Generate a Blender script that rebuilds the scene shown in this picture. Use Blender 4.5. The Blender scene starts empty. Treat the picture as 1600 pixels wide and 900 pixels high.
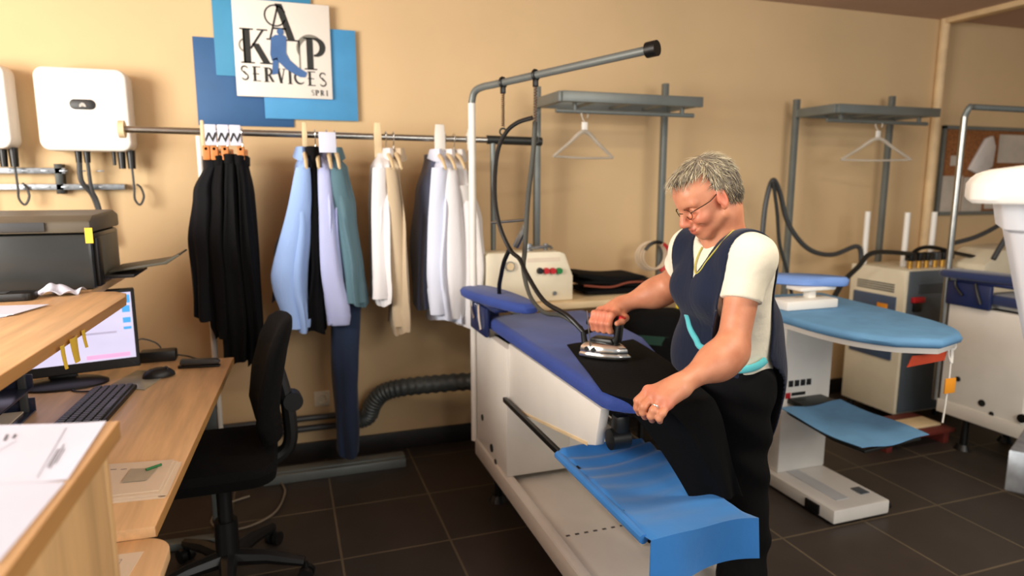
import bpy, bmesh, math, random
import numpy as np
from mathutils import Vector, Matrix, noise
random.seed(7)
C = bpy.context.scene.collection
PI = math.pi
def V(*a): return Vector(a[0] if len(a) == 1 else a)

# ------------------------------------------------------------------ camera geometry (1600 x 900 frame)
FPX = 1030.; CH = 1.45; PIT = math.radians(9.1); YAW = math.radians(19.0)
FW = V(math.sin(YAW)*math.cos(PIT), math.cos(YAW)*math.cos(PIT), -math.sin(PIT))
RT = V(math.cos(YAW), -math.sin(YAW), 0)
UP = V(math.sin(YAW)*math.sin(PIT), math.cos(YAW)*math.sin(PIT), math.cos(PIT))
def ray(u, v): return FW + (u-800)/FPX*RT + (450-v)/FPX*UP
def P(u, v, X=None, Y=None, z=None, d=None):
    r = ray(u, v)
    if X is not None: t = X/r.x
    elif Y is not None: t = Y/r.y
    elif z is not None: t = (z-CH)/r.z
    else: t = d
    return V(0, 0, CH) + r*t

# ------------------------------------------------------------------ materials
def lin(c):
    return tuple(((x/255)/12.92 if x <= 10 else ((x/255+.055)/1.055)**2.4) for x in c) + (1.,)
def mat(name, rgb, rough=.5, metal=0., var=.06, scale=8., bump=0., bscale=60., stretch=(1, 1, 1), sheen=0., trans=0., emit=None, estr=0., spec=.5, coat=0.):
    m = bpy.data.materials.new(name); m.use_nodes = True
    nt = m.node_tree; N = nt.nodes; Lk = nt.links; b = N['Principled BSDF']
    b.inputs['Roughness'].default_value = rough; b.inputs['Metallic'].default_value = metal
    b.inputs['Specular IOR Level'].default_value = spec
    if sheen: b.inputs['Sheen Weight'].default_value = sheen
    if trans: b.inputs['Transmission Weight'].default_value = trans
    if coat: b.inputs['Coat Weight'].default_value = coat
    tc = N.new('ShaderNodeTexCoord'); mp = N.new('ShaderNodeMapping'); mp.inputs['Scale'].default_value = stretch
    Lk.new(tc.outputs['Object'], mp.inputs['Vector'])
    n = N.new('ShaderNodeTexNoise'); n.inputs['Scale'].default_value = scale; n.inputs['Detail'].default_value = 5
    Lk.new(mp.outputs['Vector'], n.inputs['Vector'])
    r = N.new('ShaderNodeValToRGB'); c = lin(rgb)
    r.color_ramp.elements[0].color = tuple(x*(1-var*2) for x in c[:3])+(1,)
    r.color_ramp.elements[1].color = tuple(min(1, x*(1+var*2)) for x in c[:3])+(1,)
    r.color_ramp.elements[0].position = .3; r.color_ramp.elements[1].position = .7
    Lk.new(n.outputs['Fac'], r.inputs['Fac']); Lk.new(r.outputs['Color'], b.inputs['Base Color'])
    if bump:
        n2 = N.new('ShaderNodeTexNoise'); n2.inputs['Scale'].default_value = bscale; n2.inputs['Detail'].default_value = 4
        Lk.new(mp.outputs['Vector'], n2.inputs['Vector'])
        bp = N.new('ShaderNodeBump'); bp.inputs['Strength'].default_value = bump; bp.inputs['Distance'].default_value = .01
        Lk.new(n2.outputs['Fac'], bp.inputs['Height']); Lk.new(bp.outputs['Normal'], b.inputs['Normal'])
    if emit:
        b.inputs['Emission Color'].default_value = lin(emit); b.inputs['Emission Strength'].default_value = estr
    return m
def wood(name, rgb, axis=1):
    st = [14, 14, 14]; st[axis] = 1.2
    return mat(name, rgb, rough=.42, var=.09, scale=2.2, stretch=tuple(st), bump=.03, bscale=5)

M = {}
M['wall'] = mat('wall_paint', (217, 187, 143), .85, var=.03, scale=1.3, bump=.05, bscale=120)
M['ceiling'] = mat('ceiling_board', (188, 158, 138), .9, var=.04, scale=2)
M['baseboard'] = mat('dark_baseboard', (30, 26, 24), .5)
M['trim'] = mat('cream_trim', (225, 195, 150), .6)
M['beech'] = wood('beech_laminate', (224, 184, 136))
M['beechx'] = wood('beech_laminate_upright', (216, 176, 124), 2)
M['beechedge'] = wood('beech_edge', (186, 138, 82))
M['black'] = mat('black_plastic', (16, 16, 17), .45, bump=.05, bscale=300)
M['printer'] = mat('printer_black', (44, 46, 46), .32, var=.03)
M['dgrey'] = mat('dark_grey_plastic', (62, 64, 66), .45)
M['blackfab'] = mat('black_upholstery', (7, 7, 8), .9, spec=.2, var=.1, bump=.3, bscale=200)
M['white'] = mat('white_enamel', (236, 232, 224), .35, var=.015)
M['cream'] = mat('cream_enamel', (232, 222, 196), .4, var=.02)
M['greywhite'] = mat('pale_grey_enamel', (205, 208, 210), .4, var=.02)
M['steel'] = mat('brushed_steel', (168, 168, 164), .3, metal=1., var=.05, scale=20)
M['chrome'] = mat('chrome', (236, 236, 232), .24, metal=1., var=.02)
M['greymetal'] = mat('grey_painted_metal', (118, 124, 122), .42, metal=.35, var=.04)
M['darkmetal'] = mat('dark_metal', (52, 54, 52), .45, metal=.6, var=.06)
M['zinc'] = mat('galvanised_sheet', (150, 156, 162), .38, metal=.8, var=.14, scale=40)
M['bluepad'] = mat('blue_pad_fabric', (42, 68, 146), .8, var=.05, scale=12, sheen=.12, bump=.12, bscale=150)
M['navymetal'] = mat('navy_painted_metal', (24, 38, 84), .45)
M['bluecloth'] = mat('bright_blue_cloth', (44, 128, 208), .7, var=.05, scale=5, sheen=.2, bump=.12, bscale=25)
M['palepad'] = mat('pale_blue_pad', (100, 152, 196), .75, var=.05, scale=9, bump=.1, bscale=90)
M['lilacpad'] = mat('periwinkle_pad', (112, 146, 208), .75, var=.05)
M['paper'] = mat('white_paper', (208, 213, 232), .8, var=.01)
M['ivorypaper'] = mat('ivory_paper', (228, 212, 190), .8, var=.02)
M['ink'] = mat('grey_ink', (92, 92, 104), .8)
M['greenink'] = mat('green_plastic', (20, 120, 62), .4)
M['stickynote'] = mat('yellow_note', (222, 186, 62), .8, var=.05)
M['rubber'] = mat('black_rubber', (14, 14, 14), .4, var=.05)
M['ducthose'] = mat('grey_duct', (84, 90, 90), .45, metal=.3, var=.1)
M['red'] = mat('red_plastic', (190, 30, 40), .4)
M['green'] = mat('green_button', (28, 120, 60), .4)
M['orange'] = mat('orange_card', (232, 150, 30), .6)
M['redcard'] = mat('orange_red_card', (214, 78, 44), .6)
M['wood_red'] = mat('red_brown_board', (104, 38, 30), .6)
M['slate'] = mat('slate_grey_panel', (82, 92, 102), .45, var=.03)
M['slateblue'] = mat('slate_blue_panel', (70, 86, 112), .45)
M['tan'] = mat('tan_plastic', (226, 202, 160), .5)
M['bin'] = mat('milky_plastic', (224, 226, 232), .35, var=.02, trans=.12)
M['binlid'] = mat('ivory_lid_plastic', (244, 240, 232), .35, var=.01)
M['cork'] = mat('cork', (140, 88, 46), .9, var=.2, scale=60)
M['signdark'] = mat('sign_navy_blue', (44, 92, 142), .6, var=.03)
M['signteal'] = mat('sign_teal_blue', (58, 140, 182), .6, var=.03)
M['signblue'] = mat('sign_sky_blue', (72, 152, 206), .6, var=.03)
M['signwhite'] = mat('sign_white', (236, 230, 220), .5, var=.01)
M['letter'] = mat('sign_black', (34, 36, 34), .6)
M['lettershade'] = mat('sign_grey', (128, 126, 116), .6)
M['figureblue'] = mat('sign_figure_blue', (64, 104, 158), .6)
M['yellowcloth'] = mat('yellow_cloth', (226, 200, 40), .85)
M['greencloth'] = mat('dark_green_cloth', (24, 62, 50), .85)
def cloth(name, rgb, var=.05, sheen=.2, bs=90): return mat(name, rgb, .88, var=var, scale=7, stretch=(1, 1, .3), bump=.15, bscale=bs, sheen=sheen, spec=.5 if max(rgb) > 60 else .18)

# floor: dark tiles in a straight grid with paler grout
def floor_mat():
    m = bpy.data.materials.new('dark_floor_tiles'); m.use_nodes = True
    nt = m.node_tree; N = nt.nodes; Lk = nt.links; b = N['Principled BSDF']
    tc = N.new('ShaderNodeTexCoord'); mp = N.new('ShaderNodeMapping')
    mp.inputs['Location'].default_value = (-.145, -.29, 0)
    Lk.new(tc.outputs['Object'], mp.inputs['Vector'])
    br = N.new('ShaderNodeTexBrick'); br.offset = 0; br.squash = 1
    br.inputs['Scale'].default_value = 1; br.inputs['Brick Width'].default_value = .433; br.inputs['Row Height'].default_value = .433
    br.inputs['Mortar Size'].default_value = .005; br.inputs['Mortar Smooth'].default_value = .2; br.inputs['Bias'].default_value = 0
    br.inputs['Color1'].default_value = lin((58, 49, 44)); br.inputs['Color2'].default_value = lin((50, 44, 40)); br.inputs['Mortar'].default_value = lin((98, 86, 68))
    Lk.new(mp.outputs['Vector'], br.inputs['Vector'])
    n = N.new('ShaderNodeTexNoise'); n.inputs['Scale'].default_value = 6; n.inputs['Detail'].default_value = 6
    Lk.new(tc.outputs['Object'], n.inputs['Vector'])
    mx = N.new('ShaderNodeMix'); mx.data_type = 'RGBA'; mx.blend_type = 'OVERLAY'; mx.inputs['Factor'].default_value = .35
    Lk.new(br.outputs['Color'], mx.inputs['A']); Lk.new(n.outputs['Fac'], mx.inputs['B'])
    Lk.new(mx.outputs['Result'], b.inputs['Base Color'])
    b.inputs['Roughness'].default_value = .5
    bp = N.new('ShaderNodeBump'); bp.inputs['Strength'].default_value = .3; bp.inputs['Distance'].default_value = .003; bp.invert = True
    Lk.new(br.outputs['Fac'], bp.inputs['Height']); Lk.new(bp.outputs['Normal'], b.inputs['Normal'])
    return m
M['floor'] = floor_mat()

# ------------------------------------------------------------------ mesh helpers
ORG = {}
class MB:
    def __init__(s): s.bm = bmesh.new()
    def _add(s, b2, mtx=None):
        if mtx is not None: bmesh.ops.transform(b2, matrix=mtx, verts=b2.verts)
        me = bpy.data.meshes.new('tmp'); b2.to_mesh(me); b2.free(); s.bm.from_mesh(me); bpy.data.meshes.remove(me); return s
    def box(s, lo, hi, bev=.003, mtx=None, seg=2):
        b = bmesh.new(); bmesh.ops.create_cube(b, size=1)
        sz = [hi[i]-lo[i] for i in range(3)]; c = [(hi[i]+lo[i])/2 for i in range(3)]
        for v in b.verts: v.co = Vector((v.co.x*sz[0]+c[0], v.co.y*sz[1]+c[1], v.co.z*sz[2]+c[2]))
        bev = min(bev, min(abs(q) for q in sz)*.45)
        if bev > 0: bmesh.ops.bevel(b, geom=b.edges[:], offset=bev, segments=seg, profile=.5, affect='EDGES')
        return s._add(b, mtx)
    def loft(s, rings, cap=True, closed=True):
        b = bmesh.new(); R = [[b.verts.new(p) for p in r] for r in rings]
        n = len(rings[0])
        for i in range(len(R)-1):
            for j in range(n if closed else n-1):
                k = (j+1) % n; b.faces.new((R[i][j], R[i][k], R[i+1][k], R[i+1][j]))
        if cap and closed: b.faces.new(R[0][::-1]); b.faces.new(R[-1])
        bmesh.ops.recalc_face_normals(b, faces=b.faces[:])
        return s._add(b)
    def tube(s, pts, r, seg=10, smooth=0):
        pts = [V(p) for p in pts]
        rr = list(r) if isinstance(r, (list, tuple)) else [r]*len(pts)
        if smooth: pts, rr = spline(pts, smooth, rr)
        rings = []; t0 = (pts[1]-pts[0]).normalized()
        a = V(0, 0, 1) if abs(t0.z) < .9 else V(1, 0, 0)
        u = t0.cross(a).normalized()
        for i, p in enumerate(pts):
            t = (pts[min(i+1, len(pts)-1)]-pts[max(i-1, 0)]).normalized()
            u = (u-t*u.dot(t)).normalized(); w = t.cross(u)
            rings.append([p+(u*math.cos(2*PI*k/seg)+w*math.sin(2*PI*k/seg))*rr[i] for k in range(seg)])
        return s.loft(rings)
    def cyl(s, a, b, r, r2=None, seg=20): return s.tube([a, b], [r, r if r2 is None else r2], seg)
    def ell(s, c, rad, mtx=None, seg=20):
        b = bmesh.new(); bmesh.ops.create_uvsphere(b, u_segments=seg, v_segments=max(6, seg//2), radius=1)
        m3 = Matrix.Translation(V(c)) @ (mtx.to_4x4() if mtx is not None else Matrix()) @ Matrix.Diagonal((rad[0], rad[1], rad[2], 1))
        return s._add(b, m3)
    def prism(s, poly, f, w0, w1, bev=0., seg=2):
        """poly of (a, b); f(a, b, w) gives the point"""
        b = bmesh.new()
        lo = [b.verts.new(f(p[0], p[1], w0)) for p in poly]; hi = [b.verts.new(f(p[0], p[1], w1)) for p in poly]
        n = len(poly)
        b.faces.new(lo[::-1]); b.faces.new(hi)
        for i in range(n): b.faces.new((lo[i], lo[(i+1) % n], hi[(i+1) % n], hi[i]))
        bmesh.ops.recalc_face_normals(b, faces=b.faces[:])
        if bev: bmesh.ops.bevel(b, geom=b.edges[:], offset=bev, segments=seg, profile=.5, affect='EDGES')
        return s._add(b)
    def sheet(s, fn, nu, nv, th=.002):
        b = bmesh.new(); g = [[b.verts.new(fn(i/nu, j/nv)) for j in range(nv+1)] for i in range(nu+1)]
        for i in range(nu):
            for j in range(nv): b.faces.new((g[i][j], g[i+1][j], g[i+1][j+1], g[i][j+1]))
        bmesh.ops.recalc_face_normals(b, faces=b.faces[:])
        if th: bmesh.ops.solidify(b, geom=b.faces[:], thickness=th)
        return s._add(b)
    def torus(s, c, R, r, ax=V(0, 0, 1), seg=28, sub=8, a0=0, a1=2*PI):
        ax = V(ax).normalized(); u = ax.orthogonal().normalized(); w = ax.cross(u); c = V(c)
        if abs(a1-a0-2*PI) < 1e-6:
            rings = []
            for i in range(seg+1):
                t = 2*PI*i/seg; d = u*math.cos(t)+w*math.sin(t)
                rings.append([c+d*(R+r*math.cos(2*PI*k/sub))+ax*r*math.sin(2*PI*k/sub) for k in range(sub)])
            return s.loft(rings, cap=False)
        return s.tube([c+(u*math.cos(a0+(a1-a0)*i/seg)+w*math.sin(a0+(a1-a0)*i/seg))*R for i in range(seg+1)], r, sub)
    def build(s, name, m, parent=None, ang=35, origin=None):
        me = bpy.data.meshes.new(name)
        if origin is None: origin = ORG.get(parent.name, V(0, 0, 0)) if parent else V(0, 0, 0)
        bmesh.ops.translate(s.bm, verts=s.bm.verts, vec=-V(origin))
        s.bm.to_mesh(me); s.bm.free()
        for p in me.polygons: p.use_smooth = True
        me.set_sharp_from_angle(angle=math.radians(ang))
        me.materials.append(m if not isinstance(m, str) else M[m])
        o = bpy.data.objects.new(name, me); C.objects.link(o)
        if parent: o.parent = parent
        else: o.location = origin
        ORG[o.name] = V(origin)
        return o
def spline(pts, n, rr=None):
    out = []; ro = []
    for i in range(len(pts)-1):
        p0 = pts[max(i-1, 0)]; p1 = pts[i]; p2 = pts[i+1]; p3 = pts[min(i+2, len(pts)-1)]
        for k in range(n):
            t = k/n
            out.append(.5*((2*p1)+(p2-p0)*t+(2*p0-5*p1+4*p2-p3)*t*t+(3*p1-p0-3*p2+p3)*t**3))
            if rr: ro.append(rr[i]*(1-t)+rr[i+1]*t)
    out.append(pts[-1])
    if rr: ro.append(rr[-1])
    return (out, ro) if rr else out
def tag(o, label, cat, group=None):
    o['label'] = label; o['category'] = cat
    if group: o['group'] = group
    return o
def thing(name, label, cat, loc, group=None):
    o = bpy.data.objects.new(name, None); C.objects.link(o); o.location = loc; o.empty_display_size = .05
    ORG[o.name] = V(loc)
    return tag(o, label, cat, group)
def struct(o): o['kind'] = 'structure'; return o
def copy_tree(o, parent=None):
    c = o.copy(); C.objects.link(c); ORG[c.name] = ORG.get(o.name, V(0, 0, 0))
    if parent is not None: c.parent = parent
    for ch in list(o.children): copy_tree(ch, c)
    return c
def fXY(a, b, w): return V(a, b, w)
def fYZ(a, b, w): return V(w, a, b)
def fXZ(a, b, w): return V(a, w, b)
def rrect(x0, y0, x1, y1, r, n=6):
    out = []
    for cx, cy, a in ((x1-r, y1-r, 0), (x0+r, y1-r, 90), (x0+r, y0+r, 180), (x1-r, y0+r, 270)):
        for k in range(n+1):
            t = math.radians(a+90*k/n); out.append((cx+r*math.cos(t), cy+r*math.sin(t)))
    return out
# ================================================================== the room
WY = 3.47; CZ = 2.53
struct(MB().box((-2.6, -1.6, -.1), (6.4, WY+.15, 0), 0).build('floor', 'floor'))
struct(MB().box((-2.6, WY, 0), (6.4, WY+.15, CZ), 0).build('wall_back', 'wall'))
struct(MB().box((-2.6, -1.6, CZ), (6.4, WY+.15, CZ+.1), 0).build('ceiling', 'ceiling'))
struct(MB().box((6.3, -1.6, 0), (6.4, WY, CZ), 0).build('wall_right', 'wall'))
struct(MB().box((-2.6, WY-.018, 0), (6.3, WY, .1), .003).build('baseboard_back', 'baseboard'))
mb = MB().cyl((4.255, WY-.03, 0), (4.255, WY-.03, CZ), .03)
mb.cyl((4.31, WY-.012, 0), (4.31, WY-.012, CZ), .012)
struct(mb.build('trim_1', 'trim'))
struct(MB().box((4.22, 1.0, CZ-.035), (4.30, WY-.06, CZ), .004).build('trim_2', 'trim'))
# left wall with a big window opening behind and to the left of the viewer
struct(MB().box((-2.7, 1.9, 0), (-2.6, WY, CZ), 0).build('wall_left', 'wall'))

# ------------------------------------------------------------------ wall sign
SG = thing('wall_sign', 'square company sign with K A P letters over three overlapping blue panels', 'sign', (0, WY, 1.7))
MB().box((-.355, WY-.008, 1.715), (.07, WY-.001, 2.11), .001).build('blue_panel', 'signdark', SG)['label'] = 'dark blue panel'
MB().box((-.263, WY-.016, 1.942), (.172, WY-.009, 2.40), .001).build('blue_panel', 'signteal', SG)['label'] = 'teal blue panel'
MB().box((-.06, WY-.024, 1.752), (.375, WY-.017, 2.182), .001).build('blue_panel', 'signblue', SG)['label'] = 'sky blue panel'
WP = MB().box((-.178, WY-.04, 1.85), (.255, WY-.026, 2.285), .002).build('white_panel', 'signwhite', SG)
sy = WY-.0405
S0 = V(-.178, 0, 1.85); SS = .433
def sp(a, b): return (S0.x+a*SS, S0.z+b*SS)   # a, b in 0..1 on the white panel
def strokes(polys, name, m, dy=.0015, off=0):
    mb = MB()
    for pl in polys: mb.prism([sp(a, b) for a, b in pl], fXZ, sy-dy-off, sy-off)
    return mb.build(name, m, WP)
def ring(cx, cy, ro, ri, a0, a1, n=16, sx=1.):
    o = [(cx+sx*ro*math.cos(math.radians(a0+(a1-a0)*k/n)), cy+ro*math.sin(math.radians(a0+(a1-a0)*k/n))) for k in range(n+1)]
    i = [(cx+sx*ri*math.cos(math.radians(a0+(a1-a0)*k/n)), cy+ri*math.sin(math.radians(a0+(a1-a0)*k/n))) for k in range(n+1)]
    return o+i[::-1]
def cres(cx, cy, R, t0, t1, a0, a1, n=14, sx=1.):
    """arc stroke whose width swells in the middle"""
    o = []; i = []
    for k in range(n+1):
        a = math.radians(a0+(a1-a0)*k/n); w = t0+(t1-t0)*math.sin(PI*k/n)
        o.append((cx+sx*(R+w/2)*math.cos(a), cy+(R+w/2)*math.sin(a))); i.append((cx+sx*(R-w/2)*math.cos(a), cy+(R-w/2)*math.sin(a)))
    return o+i[::-1]
def bar(x0, y0, x1, y1, w): # slanted bar, horizontal width w
    return [(x0-w/2, y0), (x0+w/2, y0), (x1+w/2, y1), (x1-w/2, y1)]
def K(x, y, s):
    return [bar(x+.2*s, y, x+.2*s, y+s, .2*s), [(x+.02*s, y), (x+.4*s, y), (x+.4*s, y+.04*s), (x+.02*s, y+.04*s)], [(x+.02*s, y+.96*s), (x+.4*s, y+.96*s), (x+.4*s, y+s), (x+.02*s, y+s)],
            bar(x+.3*s, y+.42*s, x+.66*s, y+.96*s, .07*s), bar(x+.44*s, y+.58*s, x+.74*s, y+.03*s, .2*s), [(x+.55*s, y), (x+.9*s, y), (x+.9*s, y+.04*s), (x+.55*s, y+.04*s)],
            [(x+.5*s, y+.96*s), (x+.8*s, y+.96*s), (x+.8*s, y+s), (x+.5*s, y+s)]]
def A(x, y, s):
    return [bar(x+.68*s, y+.03*s, x+.36*s, y+s, .19*s), bar(x+.1*s, y+.03*s, x+.34*s, y+.93*s, .05*s), [(x+.2*s, y+.3*s), (x+.56*s, y+.3*s), (x+.54*s, y+.35*s), (x+.2*s, y+.35*s)],
            [(x+.0*s, y), (x+.24*s, y), (x+.24*s, y+.04*s), (x, y+.04*s)], [(x+.5*s, y), (x+.9*s, y), (x+.9*s, y+.04*s), (x+.5*s, y+.04*s)]]
def Pp(x, y, s):
    return [bar(x+.22*s, y, x+.22*s, y+s, .2*s), [(x+.03*s, y), (x+.43*s, y), (x+.43*s, y+.04*s), (x+.03*s, y+.04*s)], [(x+.03*s, y+.96*s), (x+.4*s, y+.96*s), (x+.4*s, y+s), (x+.03*s, y+s)],
            cres(x+.36*s, y+.71*s, .26*s, .05*s, .19*s, -95, 95)]
def Ss(x, y, s):
    return [cres(x+.3*s, y+.75*s, .2*s, .05*s, .1*s, 20, 230), cres(x+.3*s, y+.25*s, .2*s, .05*s, .1*s, -160, 50), bar(x+.42*s, y+.38*s, x+.2*s, y+.63*s, .16*s)]
def Ee(x, y, s):
    return [bar(x+.17*s, y, x+.17*s, y+s, .16*s)]+[[(x+.03*s, y+t*s), (x+w*s, y+t*s), (x+w*s, y+(t+.06)*s), (x+.03*s, y+(t+.06)*s)] for t, w in ((0, .56), (.47, .46), (.94, .56))]
def Rr(x, y, s): return Pp(x, y, s)[:3]+[cres(x+.34*s, y+.73*s, .23*s, .05*s, .15*s, -95, 95), bar(x+.42*s, y+.48*s, x+.66*s, y+.02*s, .17*s)]
def Vv(x, y, s): return [bar(x+.36*s, y, x+.16*s, y+s, .18*s), bar(x+.36*s, y, x+.58*s, y+s, .06*s), [(x, y+.95*s), (x+.34*s, y+.95*s), (x+.34*s, y+s), (x, y+s)], [(x+.45*s, y+.95*s), (x+.7*s, y+.95*s), (x+.7*s, y+s), (x+.45*s, y+s)]]
def Ii(x, y, s): return [bar(x+.18*s, y, x+.18*s, y+s, .17*s)]+[[(x+.02*s, y+t*s), (x+.34*s, y+t*s), (x+.34*s, y+(t+.05)*s), (x+.02*s, y+(t+.05)*s)] for t in (0, .95)]
def Cc(x, y, s): return [cres(x+.42*s, y+.5*s, .42*s, .05*s, .18*s, 45, 315, 20, .85)]
strokes(K(.055, .345, .36), 'lettering', 'letter'); strokes(A(.33, .60, .38), 'lettering', 'letter'); strokes(Pp(.70, .31, .34), 'lettering', 'letter')
strokes([ring(.43, .855, .115, .10, 20, 340)], 'lettering', 'letter'); strokes([cres(.80, .515, .15, .01, .05, 60, 200)], 'lettering', 'lettershade')
strokes([bar(.10, .345, .10, .70, .02), bar(.665, .31, .665, .6, .015)]+[ring(.12, .53, .075, .06, 100, 260)], 'lettering', 'lettershade')
pls = []
for fn, x in ((Ss, .045), (Ee, .165), (Rr, .275), (Vv, .405), (Ii, .525), (Cc, .595), (Ee, .735), (Ss, .855)): pls += fn(x, .155-.04*(x-.3), .155)
strokes(pls, 'lettering', 'letter')
pls = []
for fn, x in ((Ss, .77), (Pp, .81), (Rr, .865), (Ii, .93)): pls += fn(x, .035, .06)
strokes(pls, 'lettering', 'letter')
fig = [[(.375, .62), (.42, .655), (.5, .66), (.535, .64), (.53, .56), (.525, .47), (.56, .40), (.64, .33), (.735, .275), (.715, .225), (.66, .225), (.60, .255), (.52, .30), (.46, .36), (.42, .40), (.375, .38), (.36, .45)],
       [(.385, .40), (.375, .31), (.37, .235), (.43, .25), (.435, .30), (.44, .37), (.43, .42)],
       ring(.475, .69, .035, .0, 0, 360)]
strokes(fig, 'figure', 'figureblue', .002, .0016)

# ------------------------------------------------------------------ inverters on their rails
MR = thing('mounting_rails', 'pair of galvanised mounting rails on the wall below the white inverters', 'rail', (-1.0, WY, 1.43))
for z, x1, n in ((1.50, -.90, 0), (1.43, -.675, 1)):
    mb = MB().box((-1.6, WY-.05, z-.013), (x1, WY-.002, z+.013), .002)
    for k in range(12): mb.box((-1.55+k*.07, WY-.0515, z-.003), (-1.52+k*.07, WY-.049, z+.003), .001)
    mb.build('rail', 'zinc', MR)
MB().box((-.94, WY-.05, 1.40), (-.91, WY-.003, 1.53), .002).build('bracket', 'darkmetal', MR)
def inverter(x, zc, label):
    r = thing('solar_inverter', label, 'inverter', (x, WY, zc-.175), 'white solar inverters on the wall')
    mb = MB(); mb.prism(rrect(x-.172, zc-.172, x+.172, zc+.172, .04), fXZ, WY-.155, WY-.03, .012, 3); mb.build('body', 'white', r)
    MB().box((x-.15, WY-.03, zc-.14), (x+.15, WY-.001, zc+.14), .005).build('heat_sink', 'greymetal', r)
    d = MB(); d.prism(rrect(x-.048, zc-.0, x+.048, zc+.042, .02), fXZ, WY-.1585, WY-.155, .001); dd = d.build('display', 'black', r)
    lg = MB()
    for k in range(8):
        a = PI*k/7; lg.prism([(x+.002*math.cos(a), zc+.013), (x+.011*math.cos(a-.13), zc+.013+.014*math.sin(a-.13)), (x+.013*math.cos(a), zc+.013+.016*math.sin(a)), (x+.011*math.cos(a+.13), zc+.013+.014*math.sin(a+.13))], fXZ, WY-.1595, WY-.1584)
    lg.build('emblem', 'white', dd)
    for dx, h, rr in ((-.05, .05, .014), (-.018, .05, .014), (.085, .06, .008), (.115, .075, .016), (.152, .075, .018)):
        MB().cyl((x+dx, WY-.09, zc-.17-h), (x+dx, WY-.09, zc-.165), rr*.85, rr, 14).build('cable_gland', 'rubber', r)
    MB().tube([(x-.05, WY-.09, zc-.22), (x-.05, WY-.085, zc-.30), (x-.02, WY-.06, zc-.36), (x+.0, WY-.05, zc-.45), (x+.02, WY-.05, zc-.58)], .011, 8, 6).build('cable', 'dgrey', r)
    MB().tube([(x-.018, WY-.09, zc-.22), (x-.016, WY-.08, zc-.33), (x+.0, WY-.06, zc-.40), (x+.02, WY-.04, zc-.58)], .008, 8, 6).build('cable', 'dgrey', r)
    MB().tube([(x+.152, WY-.09, zc-.245), (x+.152, WY-.085, zc-.33), (x+.150, WY-.08, zc-.38), (x+.168, WY-.075, zc-.405), (x+.185, WY-.07, zc-.37), (x+.175, WY-.06, zc-.33), (x+.155, WY-.03, zc-.315)], .005, 8, 8).build('cable', 'dgrey', r)
inverter(-.782, 1.755, 'white square solar inverter with a dark oval display, beside the blue sign')
inverter(-1.222, 1.76, 'white solar inverter cut off by the left edge, above the printer')

# ------------------------------------------------------------------ cork board
CB = thing('notice_board', 'cork notice board with pinned papers on the back wall beyond the ironing machines', 'notice board', (4.8, WY, 1.22))
MB().box((4.37, WY-.02, 1.24), (5.55, WY-.004, 1.82), .002).build('cork_panel', 'cork', CB)
mb = MB()
for lo, hi in (((4.35, WY-.03, 1.22), (5.57, WY-.001, 1.245)), ((4.35, WY-.03, 1.815), (5.57, WY-.001, 1.84)), ((4.35, WY-.03, 1.22), (4.372, WY-.001, 1.84)), ((5.55, WY-.03, 1.22), (5.572, WY-.001, 1.84))): mb.box(lo, hi, .003)
mb.build('frame', 'greymetal', CB)
for i, (x, z, w, h, lab) in enumerate(((4.48, 1.37, .2, .25, 'white sheet pinned low on the left of the notice board'), (4.69, 1.36, .2, .25, 'white sheet pinned low beside the left one on the notice board'),
                                (4.92, 1.40, .2, .28, 'third white sheet along the bottom of the notice board'), (5.05, 1.69, .3, .2, 'wide pale sheet pinned high on the notice board'), (4.47, 1.60, .06, .07, 'small note pinned alone on the bare cork'))):
    mb = MB().box((x-w/2, WY-.0225, z-h/2), (x+w/2, WY-.0205, z+h/2), 0)
    o = tag(mb.build('pinned_paper', mat('pinned_paper', (196, 186, 172), .8)), lab, 'paper', 'papers pinned on the cork board')
mb = MB()
mb.prism([(4.60, 1.54), (4.74, 1.76), (4.80, 1.78), (4.84, 1.70), (4.83, 1.56), (4.72, 1.50)], fXZ, WY-.05, WY-.021, .01)
tag(mb.build('pinned_bag', mat('white_bag', (214, 206, 200), .7)), 'white pointed paper bag pinned to the cork board', 'bag')

# ------------------------------------------------------------------ wall pipes, duct, socket
mb = MB().tube([(-.55, 3.40, .255), (.30, 3.40, .255)], .016, 10); mb.tube([(-.55, 3.40, .20), (.30, 3.40, .20)], .016, 10)
mb.box((-.06, 3.37, .17), (-.03, 3.45, .29), .004)
tag(mb.build('heating_pipes', 'dgrey'), 'pair of dark heating pipes running low along the back wall', 'pipe')
rib = [V(1.0, 3.05, .43), V(.9, 3.18, .43), V(.7, 3.24, .42), V(.52, 3.28, .405), V(.43, 3.31, .375), V(.385, 3.34, .31), V(.36, 3.37, .24), V(.30, 3.39, .22), V(.2, 3.395, .225)]
pts = spline(rib, 18)
mb = MB().tube(pts, [.045+.0035*math.sin(i*1.6) for i in range(len(pts))], 16)
tag(mb.build('air_duct', 'ducthose'), 'ribbed grey exhaust duct bending down the wall behind the ironing station', 'duct')
q = P(503, 622, Y=WY)
W1 = thing('wall_socket', 'round cream wall socket low on the back wall', 'socket', (q.x, WY, q.z))
MB().box((q.x-.04, WY-.012, q.z-.04), (q.x+.04, WY-.001, q.z+.04), .006).build('face_plate', 'cream', W1)
MB().torus((q.x, WY-.013, q.z), .024, .005, (0, 1, 0)).build('socket_ring', 'cream', W1)
mb = MB().box((-.16, 3.215, 0), (.53, 3.325, .045), .004)
mb.box((-.16, 3.24, .045), (.53, 3.30, .052), .002)
tag(mb.build('floor_channel', 'greymetal'), 'flat grey metal channel lying on the floor under the clothes rail', 'channel')
mb = MB().tube([P(440, 755, z=.008), P(445, 770, z=.008), P(430, 800, z=.008), P(390, 822, z=.008), P(350, 828, z=.008), P(330, 815, z=.008), P(350, 790, z=.008), P(390, 775, z=.008)], .005, 8, 8)
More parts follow.
